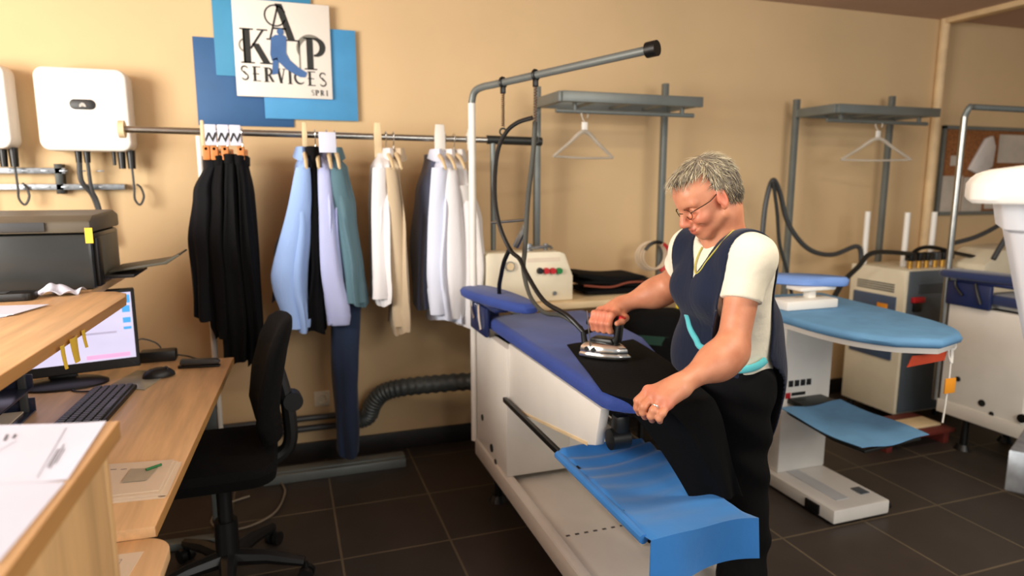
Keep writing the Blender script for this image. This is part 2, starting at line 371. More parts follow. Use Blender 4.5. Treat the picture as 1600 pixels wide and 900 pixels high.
tag(mb.build('floor_cable', mat('beige_cable', (120, 108, 92), .5)), 'pale cable curling on the floor tiles beside the office chair', 'cable')
# ================================================================== desks (turned 2.5 degrees)
DA = math.radians(-2.5)
def dk(x, y, z):   # desk frame: origin at desk's far right corner
    c, s = math.cos(DA), math.sin(DA)
    return V(-.226+x*c-y*s, 2.864+x*s+y*c, z)
def fD(a, b, w): return dk(a, b, w)
MD = Matrix.Translation(V(-.226, 2.864, 0)) @ Matrix.Rotation(DA, 4, 'Z')
D1 = thing('office_desk', 'beech office desk with the monitor and keyboard, below the printer shelf', 'desk', (-.7, 2.2, 0))
MB().prism([(0, 0), (-1.1, 0), (-1.1, -1.41), (0, -1.41)], fD, .715, .74, .003).build('desktop', 'beech', D1)
mb = MB().prism([(.0012, 0), (.0012, -1.41), (0, -1.41), (0, 0)], fD, .716, .739); mb.build('edge_band', 'beechedge', D1)
for y in (-.12, -1.32):
    mb = MB().box((-.10, y-.02, .03), (-.06, y+.02, .715), .003, MD); mb.box((-.75, y-.025, 0), (-.03, y+.025, .03), .004, MD)
    mb.build('leg', 'greymetal', D1)
MB().box((-1.06, -1.36, .25), (-1.045, -.06, .70), .002, MD).build('modesty_panel', 'beechx', D1)
D2 = thing('desk_extension', 'beech rounded desk leaf with a printed form, in front of the office desk', 'desk', (-.5, 1.3, 0))
pl = [(-.24+.0, 1.44)]
pl = [(-.95, 1.452), (-.32, 1.462)]+[(-.32+.065*math.sin(t), 1.397+.065*math.cos(t)) for t in [PI/2*k/8 for k in range(1, 9)]]+[(-.262, 1.068), (-.95, 1.068)]
MB().prism(pl, fXY, .69, .715, .003).build('desktop', 'beech', D2)
MB().cyl((-.45, 1.2, 0), (-.45, 1.2, .69), .03).build('leg', 'greymetal', D2)
# raised shelf with the printer
SH = thing('raised_shelf', 'beech raised counter shelf carrying the black printer', 'shelf', (-.9, 2.1, 0))
pl = [(-.520, 1.10), (-.4795, 2.30), (-.490, 2.37), (-.53, 2.42), (-.61, 2.44), (-.61, 2.98), (-1.75, 2.98), (-1.75, 1.10)]
MB().prism(pl, fXY, 1.072, 1.10, .003).build('shelf_top', 'beech', SH)
MB().prism([(-.5195, 1.10), (-.479, 2.30), (-.478, 2.30), (-.5185, 1.10)], fXY, 1.073, 1.099).build('edge_band', 'beechedge', SH)
MB().box((-1.74, 2.94, 0), (-1.1, 2.965, 1.072), .002).build('side_panel', 'beechx', SH)
MB().box((-1.75, 1.12, 0), (-1.72, 2.96, 1.072), .002).build('back_panel', 'beechx', SH)
# near counter
NC = thing('reception_counter', 'beech reception counter end closest to the viewer, with papers on top', 'counter', (-.6, .8, 0))
MB().prism([(-.248, 1.078), (-.262, .30), (-1.4, .30), (-1.4, 1.098)], fXY, 1.073, 1.10, .002).build('counter_top', 'beech', NC)
MB().prism([(-.2475, 1.077), (-.2615, .30), (-.2625, .30), (-.2485, 1.077)], fXY, 1.0735, 1.0995).build('edge_band', 'beechedge', NC)
MB().box((-1.38, 1.035, 0), (-.262, 1.060, 1.073), .002).build('front_panel', 'beechx', NC)
MB().prism([(-.262, 1.060), (-.276, .32), (-.296, .32), (-.282, 1.060)], fXY, 0, 1.073, .001).build('side_panel', 'beechx', NC)

# ------------------------------------------------------------------ papers
def sheet_on(name, quad, z, label, m='paper', th=.0012, lines=(), sub=None, cat='paper', group=None, curl=0.):
    """quad: four corners (a,b,c,d) around; lines: (s0,t0,s1,t1,w) strokes in sheet coordinates"""
    a, b, c, d = [V(q) for q in quad]
    def f(s, t, w=0.): p = (a*(1-s)+b*s)*(1-t)+(d*(1-s)+c*s)*t; return V(p.x, p.y, z+w+curl*(max(0, s-.75)/.25)**2)
    mb = MB().sheet(lambda s, t: f(s, t, th), 8, 4, 0)
    bmesh.ops.solidify(mb.bm, geom=mb.bm.faces[:], thickness=th)
    o = mb.build(name, m, origin=V((a+b+c+d)/4))
    if lines:
        mb = MB()
        for s0, t0, s1, t1, w in lines:
            p0 = f(s0, t0, th+.0006); p1 = f(s1, t1, th+.0006); n = (p1-p0).cross(V(0, 0, 1)).normalized()*w/2
            mb.prism([0, 1, 2, 3], lambda i, _, ww: [p0+n, p0-n, p1-n, p1+n][i]+V(0, 0, ww), 0, .0004) if False else None
            b2 = bmesh.new(); vs = [b2.verts.new(q) for q in (p0+n, p1+n, p1-n, p0-n)]; b2.faces.new(vs); mb._add(b2)
        mb.build('print', 'ink', o)
    return tag(o, label, cat, group)
rl = []
random.seed(3)
for k in range(4): rl.append((.66+.028*k, .30, .66+.028*k, .30+.35*random.uniform(.5, 1), .0018))
rl += [(.58, .12, .58, .92, .001), (.86, .30, .86, .62, .001), (.2, .55, .2, .9, .0025), (.16, .3, .16, .8, .001)]
z1 = 1.1002
qa, qb, qc, qd = P(166, 661, z=1.1), P(106, 752, z=1.1), P(-120, 764, z=1.1), P(-90, 668, z=1.1)
sheet_on('document', (qd, qa, qb, qc), z1, 'white printed document lying at the far edge of the near counter', lines=[(.80, .5, .80, .8, .0016), (.82, .42, .82, .82, .0012), (.84, .5, .84, .75, .0012), (.77, .1, .77, .95, .0008), (.42, .2, .42, .32, .003), (.47, .2, .47, .28, .003), (.5, .32, .36, .6, .0008)], group='documents on the near counter', curl=.002)
qa, qb, qc, qd = P(102, 756, z=1.1), P(-2, 882, z=1.1), P(-260, 890, z=1.1), P(-150, 766, z=1.1)
sheet_on('document', (qd, qa, qb, qc), z1+.0015, 'white printed document lying in front of the other one on the near counter', lines=[(.62, .55, .62, .85, .002), (.65, .5, .65, .85, .0012), (.68, .55, .68, .8, .0012), (.58, .1, .58, .9, .0008)], group='documents on the near counter')
# stack on the desk with a small note card
for i in range(7):
    j = random.uniform(-.008, .008)
    qs = [V(-.46+j, 1.80, 0), V(-.283+j, 1.772, 0), V(-.292+j*1.5, 1.588, 0), V(-.47+j, 1.602, 0)]
    if i == 6: qs = [V(-.466, 1.802, 0), V(-.296, 1.778, 0), V(-.303, 1.602, 0), V(-.474, 1.612, 0)]
    sheet_on('paper_sheet', (qs[0], qs[1], qs[2], qs[3]), .7402+i*.0022, 'ivory printed sheet on top of the paper stack on the desk edge' if i == 6 else 'ivory sheet inside the paper stack on the desk edge, under a printed top sheet', 'ivorypaper', .002,
             [(.2, .2, .28, .2, .003), (.34, .22, .42, .22, .003), (.24, .4, .24, .52, .002), (.82, .2, .82, .3, .002)] if i == 6 else (), group='sheets in the desk paper stack')
qs = [V(-.386, 1.742, 0), V(-.325, 1.728, 0), V(-.338, 1.662, 0), V(-.392, 1.668, 0)]
sheet_on('note_card', qs, .7577, 'grey note card with a dark green corner mark on the desk paper stack', mat('grey_card', (176, 168, 148), .7), .001, cat='card')
mb = MB().tube([(-.348, 1.716, .762), (-.318, 1.738, .7615)], .0035, 8); tag(mb.build('pen_cap', 'greenink'), 'short dark green pen cap on the grey note card', 'pen')
gl = [(.12+.09*k, .08, .12+.09*k, .72, .0007) for k in range(9)]+[(.12, .08+.064*k, .84, .08+.064*k, .0007) for k in range(11)]
qs = [V(-.50, 1.418, 0), V(-.302, 1.402, 0), V(-.335, 1.13, 0), V(-.53, 1.14, 0)]
sheet_on('printed_form', qs, .7154, 'printed grid form on the rounded desk leaf', 'ivorypaper', .001, gl, cat='paper')
MB()
mb = MB(); mb.prism(rrect(-.42, 1.225, -.345, 1.255, .006), fXY, .7168, .732, .003); tag(mb.build('marker_box', 'greenink'), 'green plastic case lying on the printed grid form', 'case')
# papers, phone and tissue on the raised shelf
qs = [P(0, 490, z=1.1), P(62, 484, z=1.1), P(20, 505, z=1.1), P(-60, 512, z=1.1)]
qs = [V(-.89, 2.20, 0), V(-.675, 2.17, 0), V(-.715, 2.03, 0), V(-.93, 2.05, 0)]
for i in range(3): sheet_on('paper_sheet', [q+V(.012*i, .01*i, 0) for q in qs], 1.1003+i*.0018, 'white sheet in the small pile beside the black phone on the raised shelf', 'paper', .0015, group='sheets on the raised shelf')
PH = thing('desk_phone', 'black handset lying flat on the raised shelf by the white sheets', 'phone', (-.83, 2.33, 1.10))
mb = MB(); mb.prism(rrect(-.94, 2.300, -.722, 2.368, .025), fXY, 1.1005, 1.125, .006); mb.build('handset', 'black', PH)
MB().prism(rrect(-.88, 2.316, -.79, 2.352, .006), fXY, 1.125, 1.1265).build('screen', 'dgrey', PH)
def tis(s, t):
    a = (s-.5)*.12; b = (t-.5)*.09
    return V(-.685+a+b*.2, 2.395+b, 1.103+.028*math.exp(-((a+.01)**2+b*b)/.0007)+.012*abs(math.sin(a*60+b*40))+.006*math.sin(b*90))
tag(MB().sheet(tis, 22, 18, .001).build('tissue', 'paper', ang=80), 'crumpled white tissue at the edge of the raised shelf before the printer', 'tissue')
# yellow sticky notes hanging under the shelf edge
for i, (u, v, w, h, lab) in enumerate(((90, 508, .020, .055, 'yellow sticky note hanging from the shelf edge, leftmost of three'), (108, 500, .045, .060, 'widest yellow sticky note hanging from the shelf edge'), (124, 492, .018, .045, 'yellow sticky note hanging from the shelf edge next to the monitor side'))):
    X0 = -.5; q = P(u, v, X=-.492)
    def nt(s, t, q=q, w=w, h=h): return V(q.x+.004+.004*t*t+.004*math.sin(s*3), q.y+(s-.5)*w*(1-.35*t)*1.25, 1.088-h*t)
    mb = MB().sheet(nt, 6, 6, .0008)
    tag(mb.build('sticky_note', 'stickynote', ang=80), lab, 'note', 'sticky notes on the shelf edge')

# ------------------------------------------------------------------ printer
PX1 = -.60
PR = thing('inkjet_printer', 'black all-in-one printer on the raised shelf with its output tray out', 'printer', (-.9, 2.65, 1.10))
mb = MB().box((-1.22, 2.48, 1.102), (PX1, 2.86, 1.285), .012); mb.build('body', 'printer', PR)
mb = MB().prism([(2.47, 1.288), (2.87, 1.288), (2.87, 1.335), (2.80, 1.352), (2.52, 1.345), (2.47, 1.325)], fYZ, -1.225, PX1+.004, .008); mb.build('scanner_lid', mat('printer_lid', (92, 86, 74), .45), PR)
MB().box((-1.18, 2.462, 1.295), (-.72, 2.470, 1.325), .003).build('control_panel', 'dgrey', PR)
MB().box((PX1+.001, 2.56, 1.135), (PX1+.006, 2.80, 1.27), .004).build('side_panel', mat('printer_side', (104, 102, 90), .5), PR)
MB().box((PX1-.0, 2.50, 1.107), (PX1+.012, 2.56, 1.27), .004).build('side_rib', 'black', PR)
mb = MB().prism([(PX1-.02, 2.55), (PX1+.10, 2.56), (PX1+.10, 2.80), (PX1-.02, 2.82)], fXY, 1.125, 1.137, .003); mb.build('paper_tray', 'black', PR)
mb = MB(); mb.prism([(PX1+.02, 1.142), (PX1+.20, 1.165), (PX1+.245, 1.195), (PX1+.24, 1.199), (PX1+.19, 1.172), (PX1+.02, 1.150)], fXZ, 2.58, 2.78, .001); mb.build('output_tray', mat('tray_grey', (74, 72, 60), .5), PR)
q = P(161, 352, Y=2.46)
MB().box((-.612, 2.4655, 1.255), (-.590, 2.4675, 1.305), 0).build('sticky_note', 'stickynote', PR)
MB().box((-1.21, 2.476, 1.11), (-1.05, 2.4795, 1.27), .002).build('front_flap', 'dgrey', PR)

# ------------------------------------------------------------------ monitor
def screen_mat():
    m = bpy.data.materials.new('lit_screen'); m.use_nodes = True
    nt = m.node_tree; N = nt.nodes; Lk = nt.links; b = N['Principled BSDF']
    tc = N.new('ShaderNodeTexCoord'); sx = N.new('ShaderNodeSeparateXYZ'); Lk.new(tc.outputs['UV'], sx.inputs[0])
    n = N.new('ShaderNodeTexNoise'); n.inputs['Scale'].default_value = 2.5; Lk.new(tc.outputs['UV'], n.inputs['Vector'])
    r = N.new('ShaderNodeValToRGB'); r.color_ramp.elements[0].color = lin((206, 196, 226)); r.color_ramp.elements[1].color = lin((226, 216, 238))
    Lk.new(n.outputs['Fac'], r.inputs['Fac'])
    Lk.new(r.outputs['Color'], b.inputs['Emission Color']); b.inputs['Emission Strength'].default_value = 1.1
    b.inputs['Base Color'].default_value = (.02, .02, .02, 1); b.inputs['Roughness'].default_value = .3
    return m
ML = V(-.985, 2.60, 0); MRr = V(-.545, 2.70, 0)
mdir = (MRr-ML).normalized(); mn = V(mdir.y, -mdir.x, 0)
def fM(a, b, w): return ML+mdir*a+V(0, 0, b)+mn*w   # a along, b height, w toward viewer
MW = (MRr-ML).length
MO = thing('monitor', 'black monitor with a lit pale screen standing on the desk under the shelf edge', 'monitor', (-.76, 2.72, .74))
mb = MB(); mb.prism(rrect(-.012, .775, MW+.012, 1.066, .006), fM, -.045, 0, .004); mb.build('bezel', 'black', MO)
b2 = bmesh.new(); uvl = b2.loops.layers.uv.new('UVMap')
vs = [b2.verts.new(fM(a, b, .0012)) for a, b in ((0, .812), (MW, .812), (MW, 1.056), (0, 1.056))]
f = b2.faces.new(vs)
for l, uv in zip(f.loops, ((0, 0), (1, 0), (1, 1), (0, 1))): l[uvl].uv = uv
mb = MB(); mb._add(b2); scr = mb.build('screen', screen_mat(), MO)
def glow(name, rgb, rects):
    g_m = mat('screen_'+name, rgb, .4, emit=rgb, estr=.8)
    for a0, b0, a1, b1 in rects:
        mb = MB(); mb.prism([(a0*MW, .812+b0*.244), (a1*MW, .812+b0*.244), (a1*MW, .812+b1*.244), (a0*MW, .812+b1*.244)], fM, .0014, .0018)
        mb.build(name, g_m, scr)
glow('cyan_icon', (74, 166, 232), [(.93, .70, .985, .80), (.93, .54, .985, .62), (.93, .44, .985, .48), (.78, .86, .92, .94), (.94, .84, .99, .96), (.16, .02, .22, .06)])
glow('grey_bar', (176, 170, 196), [(.5, .40, .88, .43)])
glow('pink_bar', (238, 168, 214), [(.66, .03, .96, .09)])
mb = MB(); mb.prism([(.17, .745), (.27, .745), (.25, .80), (.19, .80)], fM, -.06, -.03, .004); mb.build('stand_neck', 'black', MO)
mb = MB(); cc = fM(.22, 0, .0)
rings = []
for zz, r in ((.7405, .11), (.748, .11), (.756, .095), (.762, .04)): rings.append([V(cc.x+1.3*r*math.cos(t), cc.y+.8*r*math.sin(t), zz) for t in [2*PI*k/28 for k in range(28)]])
mb.loft(rings); mb.build('stand_base', 'black', MO)
for i, (a, b, w, h) in enumerate(((.018, .768, .05, .05), (.066, .772, .022, .045))):
    mb = MB(); mb.prism([(a, b), (a+w, b), (a+w, b+h), (a, b+h)], fM, .004+.001*i, .0055+.001*i); tag(mb.build('sticky_note', 'stickynote'), ('square' if i == 0 else 'narrow')+' yellow sticky note on the lower left of the monitor bezel', 'note')

# ------------------------------------------------------------------ keyboard, mouse, pad, stapler, adapter, letter trays
KB = thing('keyboard', 'black keyboard lying on the desk before the monitor', 'keyboard', (-.59, 2.33, .74))
ka = math.atan2(2.50-2.19, -.585+.60)-PI/2
kc = V(-.592, 2.33, 0); ku = V(math.cos(1.52), math.sin(1.52), 0); kv = V(-ku.y, ku.x, 0)
def fK(a, b, w): return kc+ku*a+kv*b+V(0, 0, w)
MB().prism(rrect(-.20, -.068, .20, .068, .01), fK, .7405, .756, .003).build('case', 'black', KB)
mb = MB()
for r in range(5):
    for k in range(20):
        a = -.19+k*.019; b = -.058+r*.0235
        if r == 0 and 5 < k < 11: continue
        mb.prism([(a+.001, b+.001), (a+.017, b+.001), (a+.017, b+.0195), (a+.001, b+.0195)], fK, .756, .7625, .0012, 1)
mb.prism([(-.076, -.057), (.019, -.057), (.019, -.0385), (-.076, -.0385)], fK, .756, .7625, .001, 1)
mb.build('keys', 'dgrey', KB)
tag(MB().tube([fK(.195, .05, .748), (-.66, 2.52, .745), (-.72, 2.56, .744), (-.70, 2.66, .744), (-.72, 2.72, .745)], .003, 8, 8).build('keyboard_cable', 'rubber'), 'thin dark cable running from the keyboard toward the monitor', 'cable')
mb = MB(); mb.prism([(-.615, 2.57), (-.56, 2.765), (-.435, 2.70), (-.487, 2.487)], fXY, .7402, .744, .001)
tag(mb.build('mouse_pad', mat('clear_grey_pad', (150, 146, 128), .3)), 'grey translucent mouse pad on the desk', 'mouse pad')
MS = thing('computer_mouse', 'black computer mouse on the grey pad', 'mouse', (-.466, 2.64, .744))
rings = []
mm = Matrix.Rotation(math.radians(-75), 3, 'Z')
b = MB()
b.ell((-.466, 2.645, .746), (.033, .055, .033), mm, 24); bmesh.ops.bisect_plane(b.bm, geom=b.bm.verts[:]+b.bm.edges[:]+b.bm.faces[:], plane_co=(0, 0, .7445), plane_no=(0, 0, -1), clear_outer=True)
b.build('shell', 'black', MS)
MB().torus((-.440, 2.640, .7745), .006, .0025, (0, 1, 0), 14, 6).build('scroll_wheel', 'dgrey', MS)
ST = thing('stapler', 'long black stapler at the far end of the desk', 'stapler', (-.34, 2.73, .74))
a0, a1 = V(-.415, 2.755, 0), V(-.265, 2.735, 0)
d = (a1-a0).normalized(); n = V(-d.y, d.x, 0)
def fS(a, w, b): return a0+d*a+n*b+V(0, 0, w)
mb = MB(); mb.prism([(0, .7405), (.15, .7405), (.15, .748), (0, .752)], fS, -.014, .014, .002); mb.build('base', 'black', ST)
mb = MB(); mb.prism([(.005, .756), (.148, .752), (.152, .762), (.14, .772), (.01, .776)], fS, -.012, .012, .004); mb.build('arm', 'dgrey', ST)
mb = MB().box((-.57, 2.87, .7405), (-.44, 2.93, .785), .006)
AD = tag(mb.build('power_adapter', 'black', origin=V(-.5, 2.9, .74)), 'black power adapter block on the desk behind the mouse', 'adapter')
MB().tube([(-.44, 2.90, .76), (-.40, 2.90, .75), (-.36, 2.86, .745), (-.33, 2.84, .745)], .003, 8, 6).build('cable', 'rubber', AD)
MB().tube([(-.57, 2.90, .765), (-.60, 2.90, .80), (-.57, 2.92, .83), (-.52, 2.93, .81), (-.50, 2.93, .785)], .003, 8, 6).build('cable', 'rubber', AD)
for i in range(2):
    z0 = .742+i*.075
    T = thing('letter_tray', ('upper' if i else 'lower')+' smoky blue letter tray stacked on the desk at the left edge', 'letter tray', (-.85, 2.2, z0), 'stacked letter trays')
    mb = MB().box((-1.10, 2.06, z0), (-.765, 2.36, z0+.006), .002)
    for lo, hi in (((-1.10, 2.06, z0), (-.765, 2.066, z0+.045)), ((-1.10, 2.354, z0), (-.765, 2.36, z0+.045)), ((-1.10, 2.06, z0), (-1.094, 2.36, z0+.045))): mb.box(lo, hi, .002)
    mb.build('tray', mat('smoky_blue_plastic', (44, 50, 70), .25, trans=.2), T)
    for yy in (2.075, 2.335):
        MB().box((-.80, yy, z0+.0), (-.778, yy+.012, z0+.0745), .003).build('riser', 'dgrey', T)
sheet_on('paper_sheet', [V(-1.08, 2.33, 0), V(-.79, 2.33, 0), V(-.79, 2.09, 0), V(-1.08, 2.09, 0)], .749, 'cream sheet lying in the lower letter tray', 'ivorypaper', .004)

# ------------------------------------------------------------------ office chair
CC = V(-.255, 2.43, 0)
CHR = thing('office_chair', 'black upholstered swivel office chair pulled up to the desk', 'chair', CC)
mb = MB(); rings = []
for z, s in ((.44, .80), (.455, .97), (.49, 1.0), (.515, .95), (.525, .80)):
    rings.append([V(CC.x+x*s, CC.y+y*s, z) for x, y in rrect(-.225, -.235, .19, .235, .09, 6)])
mb.loft(rings); mb.build('seat', 'blackfab', CHR)
ba = math.radians(6); bd = V(math.sin(ba)*-1, math.cos(ba), 0); bn = V(math.cos(ba), math.sin(ba), 0)   # bd across, bn to the rear
rings = []
for z, w, off, th in ((.55, .10, .0, .02), (.56, .165, .0, .035), (.64, .195, -.006, .036), (.76, .20, .012, .034), (.88, .19, .04, .030), (.95, .165, .062, .026), (.975, .12, .07, .018), (.98, .07, .072, .01)):
    rr = []
    for k in range(24):
        t = 2*PI*k/24; ct, st_ = math.cos(t), math.sin(t)
        a = w*math.copysign(abs(ct)**.5, ct); e = th*math.copysign(abs(st_)**.7, st_)
        rr.append(V(CC.x+.175, CC.y+.03, 0)+bd*a+bn*(off+e-.045*(abs(a)/.2)**2)+V(0, 0, z))
    rings.append(rr)
mb = MB().loft(rings); mb.build('backrest', 'blackfab', CHR, ang=60)
p0 = V(CC.x+.175, CC.y+.03, 0)
MB().tube([p0+bn*.03+V(0, 0, .80), p0+bn*.06+V(0, 0, .62), p0+bn*.05+V(0, 0, .48), p0-bn*.06+V(0, 0, .43), CC+V(0, 0, .43)], [.02, .026, .026, .03, .03], 10, 6).build('back_support', 'black', CHR)
q = p0+bn*.075+V(0, 0, .66)
mb = MB().cyl(q-bd*.03, q+bd*.03, .035); mb.cyl(q+bd*.03, q+bd*.05, .02); mb.build('adjust_knob', 'black', CHR)
MB().box((CC.x-.12, CC.y-.10, .40), (CC.x+.10, CC.y+.10, .44), .01).build('mechanism', 'black', CHR)
MB().tube([CC+V(0, 0, .09), CC+V(0, 0, .25), CC+V(0, 0, .25), CC+V(0, 0, .41)], [.04, .04, .026, .026], 16).build('gas_column', 'black', CHR)
for k in range(5):
    a = math.radians(-15+72*k); d = V(math.cos(a), math.sin(a), 0)
    L = MB().tube([CC+V(0, 0, .105), CC+d*.14+V(0, 0, .10), CC+d*.27+V(0, 0, .075)], [.034, .026, .018], 8).build('base_leg', 'black', CHR)
    e = CC+d*.275; n = V(-d.y, d.x, 0)
    mb = MB().cyl(e+n*.006+V(0, 0, .027), e+n*.026+V(0, 0, .027), .027); mb.cyl(e-n*.026+V(0, 0, .027), e-n*.006+V(0, 0, .027), .027); mb.cyl(e+V(0, 0, .03), e+V(0, 0, .075), .008)
    mb.build('caster', 'black', L)
# ================================================================== clothes rail
RY = 3.15; RZ = 1.66
CR = thing('clothes_rail', 'long steel clothes rail with hanging garments along the back wall', 'clothes rail', (.3, RY, 0))
MB().cyl((-.60, RY, RZ+.006), (.97, RY, RZ-.006), .0145).build('rail', 'steel', CR)
MB().cyl((.955, RY, RZ-.004), (1.24, RY, RZ-.008), .021).build('rail_sleeve', 'darkmetal', CR)
MB().cyl((-.622, RY, RZ+.006), (-.60, RY, RZ+.006), .035).build('end_cap', 'tan', CR)
for x in (-.325, .985):
    MB().cyl((x, RY+.0, .03), (x, RY, RZ-.015), .013).build('post', 'white' if x < 0 else 'greymetal', CR)
    MB().box((x-.02, RY-.24, 0), (x+.02, RY+.24, .03), .004).build('foot', 'greymetal', CR)
# size dividers on the rail
for i, (x, w, h, lab) in enumerate(((-.307, .016, .14, 'cream clip standing on the rail just left of the black trousers'), (.105, .022, .15, 'cream clip on the rail beside the light blue shirt'), (.425, .034, .17, 'cream clip on the rail between the blue and white shirts'), (.715, .05, .17, 'wide white clip on the rail above the white shirts'), (.86, .02, .12, 'thin cream clip on the rail right of the white shirts'))):
    mb = MB(); mb.prism([(x-w/2, RZ-.10), (x+w/2, RZ-.10), (x+w/2, RZ+.01), (x+w*.4, RZ+h*.35), (x-w*.4, RZ+h*.35), (x-w/2, RZ+.01)], fXZ, RY-.034, RY-.018, .003)
    mb.torus((x, RY, RZ), .022, .006, (1, 0, 0), 20, 6)
    tag(mb.build('rail_divider', 'tan' if i < 3 else 'white'), lab, 'divider', 'dividers on the clothes rail')

def hanger(x, label, kind='wood', drop=.1):
    h = thing('clothes_hanger', label, 'hanger', (x, RY, RZ-drop), 'hangers on the clothes rail')
    MB().tube([(x, RY+.018, RZ-.005), (x, RY+.02, RZ+.012), (x, RY+.0, RZ+.0225), (x, RY-.02, RZ+.008), (x, RY-.012, RZ-.02), (x, RY, RZ-.04), (x, RY, RZ-drop)], .0025, 8, 6).build('hook', 'chrome', h)
    if kind == 'clip':
        MB().cyl((x, RY-.17, RZ-drop), (x, RY+.17, RZ-drop), .006, seg=10).build('bar', 'wood_red' if False else 'tan', h)
        for y in (-.15, .13):
            mb = MB().box((x-.014, RY+y-.02, RZ-drop-.045), (x+.014, RY+y+.02, RZ-drop+.012), .004); mb.build('clip', mat('orange_wood', (214, 132, 66), .5), h)
    else:
        MB().tube([(x, RY-.20, RZ-drop-.075), (x, RY-.13, RZ-drop-.03), (x, RY, RZ-drop), (x, RY+.13, RZ-drop-.03), (x, RY+.20, RZ-drop-.075)], [.006, .009, .012, .009, .006], 8, 4).build('shoulder_bar', 'tan', h)
    return h
def garment_body(rows, seed, amp=.05, nf=6, seg=44, hd=.17, pw=.75, y0=0.):
    """rows: (v, u_left, u_right[, half depth]) read off the rail plane; gives a closed cloth body with folds deepening downward"""
    rnd = random.Random(seed); ph = [rnd.uniform(0, 6.28) for _ in range(4)]
    keys = []
    for r in rows:
        a = P(r[1], r[0], Y=RY); b = P(r[2], r[0], Y=RY)
        keys.append(((a.x+b.x)/2, max(.008, (b.x-a.x)/2), a.z, r[3] if len(r) > 3 else hd))
    rings = []; n = len(keys)-1; sub = 7
    for i in range(n*sub+1):
        f = i/sub; k = min(int(f), n-1); t = f-k
        c0, c1 = keys[k], keys[k+1]; tt = t*t*(3-2*t)
        xc, hw, zz, d = [c0[q]*(1-tt)+c1[q]*tt if q != 2 else c0[q]*(1-t)+c1[q]*t for q in range(4)]
        g = i/(n*sub); rg = []
        for j in range(seg):
            th = 2*PI*j/seg; ct, st_ = math.cos(th), math.sin(th)
            fold = 1+amp*(.25+g)*(math.sin(nf*th+ph[0]+1.5*g)+.6*math.sin((nf*2-1)*th+ph[1]-2*g))
            wob = .5*amp*.12*math.sin(9*g+ph[2]+2*th)
            rg.append(V(xc+hw*fold*math.copysign(abs(ct)**pw, ct)+wob, RY+y0+d*fold*math.copysign(abs(st_)**pw, st_), zz+(0 if i < n*sub else .012*math.sin(3*th+ph[3]))))
        rings.append(rg)
    return MB().loft(rings)
def sleeve(rows, seed, y=-.15, r=.5, m=None, parent=None):
    rnd = random.Random(seed); p0 = rnd.uniform(0, 6)
    keys = []
    for v, ul, ur in rows:
        a = P(ul, v, Y=RY+y); b = P(ur, v, Y=RY+y); keys.append(((a+b)/2, (b.x-a.x)/2))
    pts, rr = spline([k[0] for k in keys], 7, [k[1] for k in keys])
    rings = []; n = len(pts)
    for i, (p, w) in enumerate(zip(pts, rr)):
        g = i/n; rings.append([V(p.x+w*(1+.10*g*math.sin(5*t+p0+6*g))*math.cos(t), p.y+w*.6*(1+.10*g*math.sin(4*t+p0))*math.sin(t)-.012*math.sin(5*g+p0), p.z) for t in [2*PI*k/24 for k in range(24)]])
    cuff = None
    MB().loft(rings[:-5]).build('sleeve', m, parent, ang=70)
    def gr(ring, k):
        c = sum(ring, V(0, 0, 0))/len(ring); return [c+(p-c)*k for p in ring]
    MB().loft([gr(q, 1.05) for q in rings[-6:]]).build('cuff', m, parent, ang=70)
def collar(x, z, m, parent, w=.05, d=.07):
    mb = MB(); rings = []
    for k in range(15):
        t = math.radians(-160+320*k/14)
        c = V(x+w*.75*math.sin(t)*.6, RY-.0-d*math.cos(t), z)
        o = V(math.sin(t)*.6, -math.cos(t), 0).normalized()
        rings.append([c+o*.004+V(0, 0, .030), c+o*.018+V(0, 0, -.012-.02*max(0, math.cos(t))), c+o*.012+V(0, 0, -.014-.02*max(0, math.cos(t))), c-o*.003+V(0, 0, .026)])
    mb.loft(rings); mb.build('collar', m, parent, ang=50)

def shirt(x, rows, m, label, seed, sl=None, amp=.10, nf=5, hd=.17, ctop=1.575, group='shirts on the clothes rail', col=True, y0=0):
    t = thing('shirt', label, 'shirt', (x, RY, rows[-1] and .8), group)
    garment_body(rows, seed, amp, nf, hd=hd, y0=y0).build('shirt_body', m, t, ang=70)
    if sl: sleeve(sl, seed+50, m=m, parent=t)
    if col: collar(x, ctop, m, t)
    return t
def trousers(x, rows, m, label, seed, hd=.17, amp=.07, group=None, nf=6, wb=None):
    t = thing('trousers', label, 'trousers', (x, RY, .7), group)
    garment_body(rows, seed, amp, nf, hd=hd).build('trouser_legs', m, t, ang=70)
    a = P(rows[0][1], rows[0][0], Y=RY); b = P(rows[0][2], rows[0][0], Y=RY)
    rg = lambda z, k: [V((a.x+b.x)/2+((b.x-a.x)/2+.004)*k*math.copysign(abs(math.cos(q))**.7, math.cos(q)), RY+(hd*.98+.004)*k*math.copysign(abs(math.sin(q))**.7, math.sin(q)), z) for q in [2*PI*j/36 for j in range(36)]]
    MB().loft([rg(a.z-.035, 1), rg(a.z, 1.03), rg(a.z+.004, .97)]).build('waistband', wb or m, t)
    return t
BK = [cloth('black_cotton', (10, 10, 12), .1, .0), cloth('black_twill', (9, 9, 11), .1, 0), cloth('charcoal_black', (18, 18, 22), .1, .05), cloth('washed_black', (12, 13, 15), .12, .0)]
GB = 'black trousers at the left end of the rail'
trousers(-.33, [(250, 322, 350), (300, 304, 342), (380, 298, 338), (440, 302, 342), (490, 306, 346)], BK[2], 'charcoal trousers at the left end of the clothes rail', 11, .15, group=GB)
trousers(-.27, [(246, 336, 358), (300, 330, 362), (400, 326, 364), (500, 332, 368), (520, 338, 368)], BK[0], 'black trousers hanging second from the left end of the clothes rail', 12, .17, group=GB)
